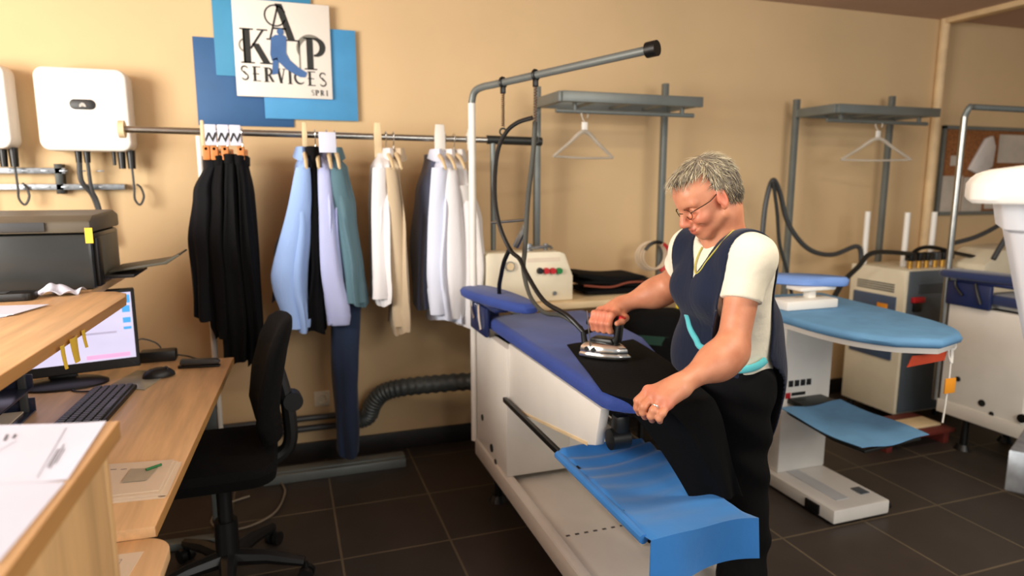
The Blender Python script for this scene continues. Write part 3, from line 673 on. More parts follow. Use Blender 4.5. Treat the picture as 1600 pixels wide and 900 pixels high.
trousers(-.2, [(244, 350, 374), (300, 348, 380), (400, 346, 388), (500, 348, 398), (556, 350, 400)], BK[3], 'longest black trousers hanging third from the left end of the rail', 13, .18, group=GB)
trousers(-.14, [(246, 366, 388), (300, 370, 396), (400, 376, 404), (500, 384, 412), (556, 386, 414)], BK[1], 'black trousers on the right side of the left bunch, facing the light blue shirt', 14, .18, group=GB)
for x, lab in ((-.285, 'clip hanger holding the charcoal trousers'), (-.255, 'clip hanger holding the second black trousers'), (-.215, 'clip hanger holding the longest black trousers'), (-.155, 'clip hanger holding the rightmost black trousers')): hanger(x, lab, 'clip', .075)
# white zigzag size tags over the trouser hangers
def zig_tag(x):
    o = thing('hang_tag', 'white zigzag printed tag hooked over a trouser hanger at the left end of the rail', 'tag', (x, RY-.17, RZ-.03), 'white zigzag tags on the trouser hangers')
    q0 = V(x, RY-.19, 0)
    MB().box((x-.021, RY-.196, RZ-.062), (x+.021, RY-.192, RZ+.02), .002).build('card', 'paper', o)
    mb = MB(); mb.prism([(x-.021, RZ-.04), (x-.01, RZ-.012), (x-.003, RZ-.012), (x+.006, RZ-.035), (x+.016, RZ-.012), (x+.021, RZ-.012), (x+.021, RZ-.022), (x+.007, RZ-.05), (x-.006, RZ-.022), (x-.018, RZ-.05)], fXZ, RY-.1975, RY-.1955); mb.build('print', 'letter', o)
for x in (-.262, -.215, -.17): zig_tag(x)

LB = cloth('light_blue_cotton', (150, 182, 236), .03); LL = cloth('lilac_cotton', (182, 190, 232), .03); DN = cloth('teal_denim', (84, 116, 128), .08, .1, 160); WH = cloth('white_cotton', (232, 230, 232), .02); BG = cloth('oatmeal_cotton', (196, 176, 146), .04)
GY = cloth('slate_cotton', (86, 92, 116), .08); JN = cloth('blue_jeans', (24, 40, 68), .16, .1, 160); WB = cloth('blue_white_cotton', (216, 222, 240), .02)
shirt(.09, [(240, 470, 482, .05), (262, 462, 486, .13), (330, 450, 488), (440, 430, 486), (505, 450, 492)], LB, 'light blue shirt hanging between the black trousers and black slacks', 21, [(262, 462, 484), (330, 448, 486), (430, 424, 478), (490, 440, 484), (512, 446, 482)])
shirt(.02, [(300, 462, 480, .1), (400, 430, 462, .12), (470, 426, 450, .12)], GY, 'slate grey shirt half hidden behind the light blue shirt', 22, None, hd=.12, col=False, y0=.1)
trousers(.14, [(232, 478, 496), (300, 480, 500), (400, 478, 506), (512, 470, 508)], BK[1], 'black slacks hanging between the light blue and lilac shirts', 23, .15, group='dark trousers between the shirts')
shirt(.19, [(240, 497, 512, .05), (262, 497, 520, .13), (330, 500, 528), (440, 500, 536), (496, 508, 540)], LL, 'lilac shirt with a long sleeve hanging forward, left of the teal denim shirt', 24, [(262, 496, 516), (330, 498, 522), (420, 500, 532), (480, 510, 546), (508, 516, 546)])
shirt(.24, [(240, 512, 528, .05), (262, 512, 540, .12), (330, 518, 552), (420, 530, 566), (470, 540, 570)], DN, 'teal denim shirt on the right side of the middle bunch', 25, [(262, 516, 536), (330, 522, 550), (420, 536, 564), (472, 542, 570)])
trousers(.245, [(470, 514, 562), (560, 518, 560), (640, 522, 560), (702, 527, 560)], JN, 'long dark blue jeans hanging down to the floor channel below the lilac shirt', 26, .12, nf=4)
mb = MB().box((.155, RY-.20, RZ-.085), (.225, RY-.197, RZ+.0), .001); tag(mb.build('size_card', 'paper'), 'blank white card hanging from the rail over the lilac shirt', 'card')
shirt(.47, [(240, 588, 606, .05), (262, 582, 608, .12), (330, 580, 608), (430, 580, 606), (468, 582, 606)], WH, 'white shirt hanging beside the oatmeal one, away from the white bunch', 31, [(262, 582, 604), (330, 581, 605), (420, 582, 606), (466, 582, 604)])
shirt(.52, [(240, 600, 616, .05), (262, 600, 620, .12), (360, 606, 632), (460, 610, 634), (512, 612, 634)], BG, 'oatmeal beige shirt hanging right beside a single white shirt', 32, [(262, 602, 618), (360, 608, 630), (450, 612, 636), (510, 616, 634)])
shirt(.63, [(240, 672, 684, .1), (300, 656, 680, .14), (400, 650, 676), (480, 652, 672)], GY, 'slate grey shirt at the left side of the white bunch', 41, None, hd=.14, col=False, y0=.06)
shirt(.70, [(238, 684, 700, .05), (262, 676, 704, .12), (330, 672, 706), (420, 668, 708), (494, 672, 712)], WB, 'bluish white shirt in front of the slate grey shirt', 42, [(262, 674, 698), (340, 670, 700), (430, 668, 700), (490, 672, 698)])
shirt(.76, [(238, 694, 712, .05), (262, 694, 722, .12), (330, 696, 732), (420, 698, 736), (500, 700, 738)], WH, 'white shirt in the middle of the white bunch with an open collar', 43, [(262, 692, 716), (340, 694, 722), (430, 696, 728), (498, 700, 724)])
shirt(.81, [(246, 704, 716, .05), (280, 708, 732, .12), (350, 714, 744), (420, 720, 752), (484, 722, 748)], cloth('grey_white_cotton', (214, 210, 206), .03), 'white shirt at the right side of the white bunch by the station post', 44, [(290, 716, 736), (360, 724, 746), (430, 730, 752), (480, 730, 748)])
for x, lab in ((.10, 'hanger inside the light blue shirt'), (.15, 'hanger above the black slacks'), (.20, 'hanger inside the lilac shirt'), (.235, 'hanger inside the teal denim shirt'), (.465, 'hanger inside the lone white shirt'), (.50, 'hanger inside the oatmeal shirt'), (.70, 'hanger inside the bluish white shirt'), (.745, 'hanger inside the white shirt with the open collar'), (.79, 'hanger inside the rightmost white shirt')): hanger(x, lab, 'wood', .075)
# ================================================================== vacuum ironing stations
def station(ox, oy, label, armlen=1.):
    O = V(ox, oy, 0)
    def f(x, y, z): return V(x+ox, y+oy, z)
    T = thing('ironing_station', label, 'ironing table', f(1.02, 2.2, 0), 'white ironing stations with blue boards')
    def B(lo, hi, bev=.004): return MB().box(f(*lo), f(*hi), bev)
    def YZ(poly, x0, x1, bev=.003): return MB().prism(poly, lambda a, b, w: f(w, a, b), x0, x1, bev)
    # tray base with raised rim, column, upper box and recessed back plate
    mb = B((.80, 1.30, .215), (1.28, 2.84, .235)); mb.box(f(.80, 1.30, .215), f(.835, 2.84, .262), .004); mb.box(f(1.245, 1.30, .215), f(1.28, 2.84, .262), .004); mb.box(f(.80, 1.28, .16), f(1.28, 1.31, .262), .004)
    mb.box(f(.795, 1.30, .19), f(.80, 2.84, .262), .001)
    base = mb.build('base_tray', 'white', T)
    mb = MB()
    for y, n in ((1.95, 9), (1.62, 7)):
        for k in range(n): mb.box(f(.87+k*.035, y-.004, .2352), f(.885+k*.035, y+.004, .2362), 0)
    mb.build('slots', 'darkmetal', base)
    col = YZ([(2.40, .262), (2.835, .262), (2.835, .80), (2.40, .80)], .803, 1.25, .006).build('column', 'white', T)
    for y, z, r in ((2.74, .40, .014), (2.60, .31, .018), (2.545, .27, .012)): MB().cyl(f(.799, y, z), f(.804, y, z), r).build('screw_cover', 'darkmetal', col)
    sb = YZ([(2.41, .82), (2.41, .572), (2.33, .572), (1.68, .682), (1.63, .70), (1.60, .82)], .815, .845, .004); sb.prism([(.83, 2.41), (1.20, 2.41), (1.20, 2.10), (1.02, 1.98), (.83, 1.90)], lambda a, b, w: f(a, b, w), .70, .815, .006); sb.build('suction_box', 'white', T)
    YZ([(2.32, .571), (1.68, .680), (1.68, .692), (2.32, .583)], .8135, .816, .0005).build('edge_strip', 'tan', T)
    YZ([(2.40, .245), (2.40, .60), (2.05, .60), (1.80, .262), (1.80, .245)], 1.08, 1.10, .002).build('back_plate', 'white', T)
    mb = MB().cyl(f(.835, 1.58, .735), f(.89, 1.58, .735), .03); mb.box(f(.845, 1.56, .735), f(.89, 1.60, .806), .01)
    mb.build('swivel_bracket', 'rubber', T)
    for x in (.87, 1.21):
        for y in (2.72, 1.42):
            mb = MB().cyl(f(x, y, .03), f(x, y, .20), .018, seg=12); mb.cyl(f(x, y, 0), f(x, y, .03), .045, .03); mb.build('foot', 'rubber', T)
    mb = B((.84, 1.40, .17), (1.24, 2.80, .2145), .003); mb.build('under_frame', 'rubber', T)
    # board
    def outline(e): return [(.808-e, 2.68), (.808-e, 1.58), (.818-e, 1.548-e*.5), (.855, 1.515-e), (.92, 1.478-e), (1.01+e*.5, 1.45-e), (1.06+e, 1.60), (1.16+e, 1.85), (1.25+e, 2.12), (1.265+e, 2.30), (1.265+e, 2.68+e), (.83, 2.69+e)]
    rings = []
    def dense(p):
        out = []
        for i in range(len(p)):
            a, b = p[i], p[(i+1) % len(p)]
            for k in range(4): out.append((a[0]+(b[0]-a[0])*k/4, a[1]+(b[1]-a[1])*k/4))
        return out
    for e, z in ((-.012, .828), (0, .833), (.004, .848), (.003, .866), (-.004, .876), (-.02, .880)): rings.append([f(x, y, z) for x, y in dense(outline(e))])
    pad = MB().loft(rings).build('board_pad', 'bluepad' if ox == 0 else M['navypad'], T, ang=50)
    mb = MB().prism([(a, max(b, 1.62)) for a, b in outline(-.055) if not (1.47 < b < 1.54)], lambda a, b, w: f(a, b, w), .805, .827, .003); mb.build('board_frame', 'white', T)
    # sleeve board on a navy bracket
    rings = []; a0, a1 = V(.79, 2.88, 0), V(.885, 2.33, 0); d = (a1-a0).normalized(); n = V(-d.y, d.x, 0); L = (a1-a0).length
    for z, e in ((.948, -.01), (.953, 0), (.972, .004), (.984, -.006), (.988, -.02)):
        rg = []
        for k in range(40):
            t = 2*PI*k/40; s = .5-.5*math.cos(t); w = (.098-.040*s)*math.copysign(abs(math.sin(t))**.55, math.sin(t))
            p = a0+d*(L*s)+n*w*(1+e*8)+d*(e*1.2*-math.cos(t)); rg.append(f(p.x, p.y, z))
        rings.append(rg)
    MB().loft(rings).build('sleeve_board_pad', 'bluepad' if ox == 0 else M['navypad'], T, ang=50)
    mb = B((.775, 2.60, .80), (.80, 2.84, .93), .012); mb.box(f(.80, 2.66, .86), f(.86, 2.80, .935), .012); mb.box(f(.785, 2.5, .925), f(.85, 2.8, .947), .008)
    mb.build('sleeve_board_bracket', 'navymetal', T)
    mb = MB().tube([f(.771, 2.79, .93), f(.768, 2.78, .90), f(.768, 2.74, .86)], .007, 8, 5); mb.tube([f(.771, 2.68, .93), f(.766, 2.66, .88), f(.768, 2.64, .83)], .008, 8, 5); mb.build('clamp_levers', 'chrome' if ox == 0 else 'rubber', T)
    # gantry: pole, curved arm with an end cap
    mb = MB().cyl(f(.798, 2.857, .25), f(.798, 2.857, 1.79), .016); mb.build('gantry_pole', 'white' if ox == 0 else 'steel', T)
    e = f(1.23, 2.105, 1.905) if ox == 0 else f(1.35, 2.72, 1.82)
    s0 = f(.798, 2.857, 1.79); s1 = f(.806, 2.842, 1.835); s2 = f(.83, 2.80, 1.852) if ox == 0 else f(.84, 2.85, 1.84)
    MB().tube([s0, s1, s2, s2+(e-s2)*.12, s2+(e-s2)*.5, e], .0155, 12, 6).build('gantry_arm', 'greymetal', T)
    dd = (e-s2).normalized()
    MB().cyl(e-dd*.01, e+dd*.03, .027).build('end_cap', 'rubber', T)
    return T, s2, e
M['navypad'] = mat('navy_pad_fabric', (30, 46, 92), .8, var=.05, sheen=.3)
T1, A0, A1 = station(0, 0, 'white ironing station with a blue board where the person irons black cloth')
# pull-out cloth tray of the first station
mb = MB()
for x in (.795, 1.078): mb.box((x-.008, 1.30, .585), (x+.008, 2.40, .605), .003)
mb.box((.795, 1.29, .585), (1.078, 1.306, .605), .003)
mb.build('tray_bars', 'rubber', T1)
def tr(s, t):
    # s across 0..1 (left to right), t 0..1 along from back to front then dropping over the front bar
    x = .782+.311*s; L = .53; D = .13
    l = t*(L+D)
    edge = max(0, abs(s-.5)*2-.93)/.07
    if l < L:
        y = 1.825-l; z = .613-.018*math.sin(PI*s)*min(1, l/.1)*min(1, (L-l)/.12)-.012*edge**2
        z += .008*math.sin(l*90+3*s)*math.exp(-l/.2)+.004*math.sin(l*24+5*s+1)
    else:
        k = l-L; y = 1.825-L-.026-.010*math.sin(6*s+1)-.05*k*math.sin(7*s)
        z = .613-k*(1-.16*s)+.004*math.sin(9*s)
        x += .05*k*math.sin(8*s)
    return V(x, y, z)
MB().sheet(tr, 30, 66, .003).build('tray_cloth', 'bluecloth', T1, ang=70)
mb = MB().tube([V(.780, 1.82-.01*k, .600) for k in range(54)], .0125, 10); mb.build('tray_hem', 'bluecloth', T1)
T3, B0, B1 = station(2.6, -.27, 'white ironing station with a dark navy board, right of the grey steam generator')
mb = MB()
for x in (.795, 1.15): mb.box((x-.008+2.6, 1.30-.27, .535), (x+.008+2.6, 2.20-.27, .565), .003)
mb.build('tray_bars', 'rubber', T3)
mb = MB().cyl((3.40, 2.12, .30), (3.385, 2.12, .30), .022); mb.cyl((3.385, 2.12, .30), (3.38, 2.12, .30), .012); mb.build('knob', 'rubber', T3)

# hose hangers on the gantry arm, hoses and the little cross rod
def on_arm(u):   # point of the arm at picture column u
    best = min((abs((A0+(A1-A0)*k/400-V(0, 0, CH)).dot(RT)/((A0+(A1-A0)*k/400-V(0, 0, CH)).dot(FW))*FPX+800-u), k) for k in range(401))
    return A0+(A1-A0)*best[1]/400
h1, h2 = on_arm(786), on_arm(837)
HG = []
for p, z, lab in ((h1, 1.66, 'spring hose balancer hanging from the gantry arm, the one by the white pole'), (h2, 1.62, 'spring hose balancer hanging from the gantry arm, the one farther along from the white pole')):
    o = thing('hose_balancer', lab, 'hose hanger', (p.x, p.y, z), 'hose balancers on the gantry')
    mb = MB().torus(p, .019, .006, (A1-A0).normalized(), 18, 8); mb.box((p.x-.01, p.y-.01, p.z-.045), (p.x+.01, p.y+.01, p.z-.015), .003); mb.build('clamp', 'rubber', o)
    mb = MB().tube([V(p.x+.006*math.cos(k*1.2), p.y+.006*math.sin(k*1.2), p.z-.04-k*(p.z-.06-z)/90) for k in range(90)], .0022, 6); mb.build('spring', mat('brown_spring', (112, 84, 62), .5, metal=.4), o)
    MB().torus((p.x, p.y, z), .014, .004, (0, 1, 0), 16, 6).build('hook', 'darkmetal', o)
    HG.append(V(p.x, p.y, z))
IR = V(.927, 1.955, .955)   # hose entry at the iron heel
hs = [P(832, 184, d=2.55), P(808, 192, d=2.58), P(790, 208, d=2.6), P(777, 240, d=2.62), P(773, 300, d=2.6), P(780, 350, d=2.58), P(797, 390, d=2.55), P(812, 405, d=2.5), P(824, 430, d=2.45), P(850, 470, d=2.35), P(885, 492, d=2.24), IR]
tag(MB().tube(hs, .0085, 10, 10).build('steam_hose', 'rubber'), 'black steam hose looping from the gantry down to the iron', 'hose')
hs = [P(836, 190, d=2.62), P(833, 240, d=2.64), P(825, 310, d=2.64), P(820, 390, d=2.62), P(818, 420, d=2.58), P(828, 462, d=2.5), P(850, 488, d=2.38), P(880, 494, d=2.26), IR+V(.0, .02, .01)]
tag(MB().tube(hs, [.010]*5+[.008]*4, 10, 10).build('power_cable', mat('grey_cable', (66, 66, 60), .5)), 'grey power cable hanging beside the steam hose to the iron', 'cable')
hs = [P(797, 388, d=2.56), P(788, 408, d=2.6), P(783, 430, d=2.68), P(780, 450, d=2.75), P(782, 480, d=2.8)]
tag(MB().tube(hs, .009, 10, 8).build('feed_hose', 'rubber'), 'black feed hose running down behind the sleeve board', 'hose')
mb = MB().cyl(P(767, 348, d=2.66), P(826, 343, d=2.66), .006); q = P(822, 352, d=2.66)
mb.tube([q, P(812, 372, d=2.66), P(806, 385, d=2.68)], .014, 8)
tag(mb.build('hose_spreader', 'steel'), 'short steel rod spreading the steam hose and the power cable', 'rod')

# ------------------------------------------------------------------ iron
IC = V(.968, 1.885, .8905); ia = V(.59, -.81, 0); ib = V(.81, .59, 0)
def fJ(a, b, w): return IC+ia*a*.80+ib*b*.86+V(0, 0, w)
def fI(a, b, w): return IC+ia*a+ib*b+V(0, 0, w)
IRN = thing('steam_iron', 'chrome and black industrial steam iron held on the black cloth', 'iron', IC)
def sole(k): return [(.118*k, 0), (.085*k, .030*k), (.02*k, .052*k), (-.05*k, .058*k), (-.085*k, .052*k), (-.092*k, 0), (-.085*k, -.052*k), (-.05*k, -.058*k), (.02*k, -.052*k), (.085*k, -.030*k)]
def dens(p, n=4): return [(p[i][0]+(p[(i+1) % len(p)][0]-p[i][0])*k/n, p[i][1]+(p[(i+1) % len(p)][1]-p[i][1])*k/n) for i in range(len(p)) for k in range(n)]
MB().loft([[fJ(a, b, z) for a, b in dens(sole(k))] for z, k in ((0, .98), (.004, 1.0), (.010, 1.0), (.013, .97))]).build('soleplate', 'chrome', IRN)
MB().loft([[fJ(a-.004, b, z) for a, b in dens(sole(k))] for z, k in ((.012, .9), (.020, .93), (.032, .90), (.042, .78), (.046, .62))]).build('body', 'chrome', IRN)
bm_ = MB()
bm_.prism([(-.062, .044), (-.056, .044), (.066, .044), (.072, .06), (.078, .105), (.07, .122), (.055, .128), (-.055, .128), (-.074, .12), (-.08, .10), (-.062, .095), (-.03, .098), (.03, .098), (.045, .09), (.05, .07), (.035, .058), (-.05, .055)], lambda a, b, w: fJ(a, w, b), -.020, .020, .007, 3)
bm_.build('handle', 'rubber', IRN)
mb = MB(); mb.prism([(-.055, .043), (.055, .043), (.045, .062), (-.05, .060)], lambda a, b, w: fJ(a, w, b), -.028, .028, .006); mb.build('heat_shield', 'rubber', IRN)
mb = MB().cyl(fJ(.072, 0, .118), fJ(.078, 0, .136), .0115); mb.build('steam_button', 'red', IRN)
mb = MB().cyl(fJ(-.088, .0, .02), fJ(-.098, .0, .07), .011, .009); mb.cyl(fJ(-.096, 0, .065), fJ(-.07, .04, .075), .008); mb.build('steam_inlet', 'rubber', IRN)
mb = MB().cyl(fJ(-.035, -.050, .03), fJ(-.055, -.048, .15), .0022, seg=8); mb.build('guide_rod', 'steel', IRN)
mb = MB()
for a in (-.05, -.02): mb.cyl(fJ(a, -.048, .026), fJ(a, -.056, .026), .008)
mb.build('screw_heads', 'darkmetal', IRN)

# ------------------------------------------------------------------ black cloth on the board, spilling over its near end
BCL = cloth('black_work_cloth', (8, 8, 9), .1, 0, 120)
def gs(s, t):
    L1 = .62; L2 = .34
    if t < .62:
        k = t/.62
        yf = 1.405+.150*(1-min(1, s/.34)); y = 2.085-k*(2.085-yf)
        xl = .924+(.800-.924)*k; xr = 1.185+(1.05-1.185)*k**1.5
        x = xl+(xr-xl)*s; z = .8835+.0016*math.sin(9*x*6+4*k)*math.sin(7*k+3*s)
        return V(x, y+.012*math.sin(6*s)*(1-k), z)
    k = (t-.62)/.38
    yf = 1.405+.150*(1-min(1, s/.34)); y = yf-.02*math.sin(min(1, k*5)*PI/2)-.10*k*(1-min(1, s/.34))-.012*math.sin(5*s+2*k)*k
    xl = .80+.25*k**.65; xr = 1.05+.09*k
    x = xl+(xr-xl)*s
    drop = (.20+.13*math.exp(-((s)/.12)**2)+.04*s)*k if True else 0
    z = .8835-.004*min(1, k*8)-.318*k*(.86+.30*math.exp(-(s/.13)**2))
    return V(x, y-.014*math.sin(s*9+k*3)*k, z)
o = MB().sheet(gs, 26, 70, .003).build('black_cloth', BCL, ang=70)
tag(o, 'black garment being ironed, spread on the blue board and drooping over its near end', 'garment')
# ================================================================== bench at the back wall with the control box
BN = thing('work_bench', 'cream topped work bench against the back wall behind the ironing station', 'bench', (1.5, 3.2, 0))
MB().box((1.0, 2.92, .835), (2.15, 3.44, .868), .003).build('bench_top', 'tan', BN)
for x in (1.04, 2.09):
    for y in (2.97, 3.38): MB().box((x-.02, y-.02, 0), (x+.02, y+.02, .835), .003).build('leg', 'greymetal', BN)
MB().box((1.03, 3.0, .28), (2.08, 3.40, .30), .003).build('lower_shelf', 'trim', BN)
BX = thing('control_box', 'cream steam control box with coloured buttons on the bench behind the blue board', 'control box', (1.11, 3.1, .868))
mb = MB(); mb.prism([(.890, .870), (1.345, .870), (1.345, .99), (1.30, 1.105), (1.27, 1.115), (.905, 1.118), (.890, 1.105)], fXZ, 2.97, 3.125, .008); mb.build('housing', 'cream', BX)
q = P(796, 416, Y=2.97)
g = MB().cyl((q.x, 2.955, q.z), (q.x, 2.97, q.z), .024).build('pressure_gauge', 'steel', BX)
MB().cyl((q.x, 2.953, q.z), (q.x, 2.955, q.z), .019).build('gauge_face', 'tan', g)
for u, c in ((843, 'black'), (853, 'red'), (863, 'red'), (873, 'green')):
    q = P(u, 423, Y=2.97); MB().cyl((q.x, 2.952, q.z), (q.x, 2.971, q.z), .0145, .016).build('push_button', c, BX)['label'] = c+' push button'
q = P(866, 458, Y=2.97); MB().cyl((q.x, 2.96, q.z), (q.x, 2.971, q.z), .010).build('lock', 'steel', BX)
mb = MB().box((1.10, 2.968, 1.068), (1.27, 2.9705, 1.088), 0); mb.build('label_strip', 'ivorypaper', BX)
random.seed(5)
mb = MB().tube([(1.12, 3.08, 1.12), (1.16, 3.0, 1.135), (1.22, 2.99, 1.14), (1.26, 3.05, 1.125)], .008, 8, 6); mb.cyl((1.14, 3.05, 1.115), (1.14, 3.05, 1.15), .016); mb.cyl((1.24, 3.08, 1.112), (1.24, 3.08, 1.145), .012)
mb.build('pipe_fitting', 'zinc', BX)
# folded black garments
for i, (x0, x1, z0, th, lab) in enumerate(((1.45, 1.93, .869, .04, 'folded black garment at the bottom of the dark pile on the bench'), (1.42, 1.90, .911, .035, 'folded black garment with a red brown edge, middle of the bench pile'), (1.40, 1.80, .948, .045, 'folded black garment on top of the dark pile on the bench'))):
    rings = []
    for k in range(13):
        t = k/12; x = x0+(x1-x0)*t; e = math.sin(PI*min(1, max(.02, t*1.02)))**.35
        rings.append([V(x+.004*math.sin(3*a), 3.16+.13*math.copysign(abs(math.cos(a))**.6, math.cos(a)), z0+th/2+(.012*math.sin(5*t+i)+(-.02*t if i == 2 else 0)) *(i > 0)+th/2*e*math.copysign(abs(math.sin(a))**.6, math.sin(a))) for a in [2*PI*j/28 for j in range(28)]])
    G = MB().loft(rings).build('folded_garment', BK[i % 2], ang=70)
    tag(G, lab, 'garment', 'folded garments on the bench')
    if i == 1:
        MB().tube([(1.43, 3.024, .93), (1.58, 3.022, .915), (1.70, 3.022, .935), (1.88, 3.024, .925)], .006, 8, 6).build('trim', mat('rust_trim', (120, 58, 40), .8), G)
q = P(1018, 400, Y=3.27)
mb = MB()
for k in range(4): mb.torus((q.x+.006*k-.01, q.y-.012*k, q.z+.004*(k % 2)), .083-.003*k, .005, V(.25, 1, .1))
o = mb.build('cord_coil', mat('white_cord', (206, 186, 160), .5)); tag(o, 'coiled red, white and black cord hung on the rack post above the bench', 'cord')
for a0, a1, m in ((-70, 60, 'red'), (70, 150, 'rubber')):
    pts = [V(q.x+.084*math.cos(math.radians(a)), q.y-.055, q.z+.084*math.sin(math.radians(a))) for a in range(a0, a1+1, 10)]
    mb = MB(); mb.tube(pts, .010, 8); mb.build('cord_turn', m, o)['label'] = ('red' if m == 'red' else 'black')+' turn of cord'
# things under and beside the bench
rings = []
for z, r in ((.34, .10), (.36, .14), (.50, .17), (.66, .175), (.76, .165), (.80, .13), (.81, .05)):
    rings.append([V(1.78+r*math.cos(a)*1.05+.008*math.sin(4*a+z*9), 2.90-.0+r*.75*math.sin(a)+.008*math.sin(5*a), z) for a in [2*PI*k/30 for k in range(30)]])
LBG = MB().loft(rings).build('laundry_bag', BK[0], ang=70)
tag(LBG, 'dark round laundry bag with a green band below the bench, behind the iron', 'bag')
mb = MB(); rings = []
for z in (.645, .69): rings.append([V(1.78+.182*math.cos(a)*1.05, 2.90+.136*math.sin(a), z+.012*math.sin(a*2)) for a in [2*PI*k/30 for k in range(30)]])
mb.loft(rings, cap=False); bmesh.ops.solidify(mb.bm, geom=mb.bm.faces[:], thickness=.003); mb.build('band', 'greencloth', LBG)
MB().tube([V(1.70, 2.87, .33), V(1.70, 2.87, .05)], .02, 8).build('stand_leg', 'rubber', LBG); MB().tube([V(1.87, 2.93, .33), V(1.87, 2.93, .0)], .02, 8).build('stand_leg', 'rubber', LBG)
MB().cyl((1.78, 2.90, 0), (1.78, 2.90, .05), .15).build('stand_base', 'rubber', LBG)
def yc(s, t): return V(1.92+.15*s+.03*t*math.sin(5*s), 2.945-.015*math.sin(8*s+3*t)-.02*t, .872-.36*t)
o = MB().sheet(yc, 14, 16, .003).build('yellow_cloth', 'yellowcloth', ang=70); tag(o, 'bright yellow cloth hanging over the bench edge behind the person', 'cloth')

# ------------------------------------------------------------------ hanging racks behind the stations
def rack(x0, x1, yb, zb, zt, label, xo, lean=0.):
    T = thing('hanging_rack', label, 'garment rack', ((x0+x1)/2, yb, zb), 'grey hanging racks with a top frame')
    yf = yb-.32
    for x, zz in ((x0, zt+.06), (x1, zt+.11)):
        MB().box((x-.016, yb-.016, zb), (x+.016, yb+.016, zz), .003).build('post', 'greymetal', T)
    mb = MB()
    for lo, hi in (((x0, yf-.015, zt-.05), (x1+.02, yf+.015, zt)), ((x0-.02, yb-.03, zt-.05), (x1+.02, yb-.017, zt)), ((x1+.0, yf, zt-.045), (x1+.03, yb, zt-.004))): mb.box(lo, hi, .003)
    mb.box((x0-.016, yf, zt-.05), (x0+.016, yb-.017, zt), .003)
    for k in range(3): mb.box((x0+.2+k*.2, yf+.01, zt-.04), (x0+.225+k*.2, yb-.02, zt-.03), .002)
    mb.build('top_frame', 'greymetal', T)
    mb = MB().cyl((x0-.0, yf+.07, zt-.085), (x1+.02, yf+.07, zt-.085), .011)
    for x in (x0+.10, x1-.05): mb.box((x-.008, yf+.06, zt-.085), (x+.008, yf+.08, zt-.03), .002)
    mb.build('hanging_bar', 'greymetal', T)
    return T
rack(1.275, 2.035, 3.30, .868, 1.88, 'grey hanging rack standing on the bench behind the person', 0)
rack(2.995, 3.755, 3.36, 0, 1.89, 'grey hanging rack on the floor behind the steam generator', 0)
def wire_hanger(x, y, z, yaw, label, w=.21):
    h = thing('plastic_hanger', label, 'hanger', (x, y, z), 'empty hangers on the grey racks')
    c, s = math.cos(yaw), math.sin(yaw)
    def g(a, b): return V(x+a*c, y+a*s, z+b)
    m_ = mat('clear_plastic', (216, 206, 190), .25, trans=.35)
    MB().tube([g(.018, -.01), g(.02, .012), g(0, .026), g(-.02, .01), g(-.012, -.015), g(0, -.035), g(0, -.08)], .004, 8, 6).build('hook', m_, h)
    MB().tube([g(-w, -.20), g(-w*.5, -.135), g(0, -.075), g(w*.5, -.135), g(w, -.20)], [.007, .009, .012, .009, .007], 8, 5).build('shoulder_bar', m_, h)
    MB().tube([g(-w, -.20), g(0, -.205), g(w, -.20)], .006, 8, 4).build('cross_bar', m_, h)
    MB().box((x-.015, y-.006, z-.07), (x+.015, y+.006, z-.03), .003).build('size_block', 'white', h)
wire_hanger(1.43, 3.05, 1.795-.02, .25, 'empty clear hanger on the rack above the control box', .19)
wire_hanger(3.39, 3.11, 1.805-.02, -.35, 'empty clear hanger on the rack above the steam generator')

# ------------------------------------------------------------------ steam generator
GN = thing('steam_generator', 'grey and cream steam generator cabinet behind the pale blue board', 'steam generator', (3.64, 3.03, 0))
MB().box((3.425, 2.86, .06), (3.87, 3.26, .94), .006).build('cabinet', 'cream', GN)
fp = MB().box((3.445, 2.850, .07), (3.875, 2.862, .935), .003).build('front_panel', 'slate', GN)
mb = MB()
for k in range(5): mb.box((3.52, 2.846, .80+k*.012), (3.75, 2.850, .806+k*.012), .001)
mb.build('vent_slots', 'dgrey', fp)
for z0, z1 in ((.60, .775), (.385, .50)):
    MB().box((3.416, 2.91, z0), (3.426, 3.22, z1), .003).build('side_panel', 'slateblue', GN)
mb = MB()
for k in range(4): mb.box((3.420, 2.93+.0, .80+k*.014), (3.426, 3.20, .807+k*.014), .001)
mb.build('side_vents', 'dgrey', GN)
MB().box((3.408, 2.96, .655), (3.417, 3.03, .725), .001).build('warning_label', 'orange', GN)
q = P(1432, 467, Y=2.85)
mb = MB().box((q.x-.045, 2.825, q.z-.02), (q.x+.045, 2.85, q.z+.012), .004); mb.build('switch_lever', 'red', GN)
MB().box((q.x-.03, 2.83, q.z-.075), (q.x+.03, 2.85, q.z-.02), .006).build('switch_body', 'black', GN)
for x in (3.47, 3.83):
    for y in (2.90, 3.22): MB().cyl((x, y, 0), (x, y, .06), .02).build('foot', 'rubber', GN)
for x, y in ((3.46, 3.20), (3.58, 3.02), (3.80, 3.02)):
    MB().cyl((x, y, .941), (x, y, 1.27), .017).build('level_tube', 'white', GN)
random.seed(9)
for k, x in enumerate((3.53, 3.60, 3.66, 3.73, 3.79, 3.84)):
    mb = MB().cyl((x, 2.93, .941), (x, 2.93, .985), .014); mb.build('brass_fitting', mat('brass', (196, 150, 70), .35, metal=.8), GN)
    mb = MB().box((x-.022, 2.905, .985), (x+.022, 2.955, 1.035), .008); mb.build('valve', 'black' if k != 3 else 'dgrey', GN)
mb = MB().tube([(3.50, 2.93, 1.0), (3.60, 2.94, 1.055), (3.72, 2.94, 1.06), (3.90, 2.93, 1.02), (4.05, 2.9, .99)], .012, 8, 6); mb.build('manifold_hose', 'rubber', GN)
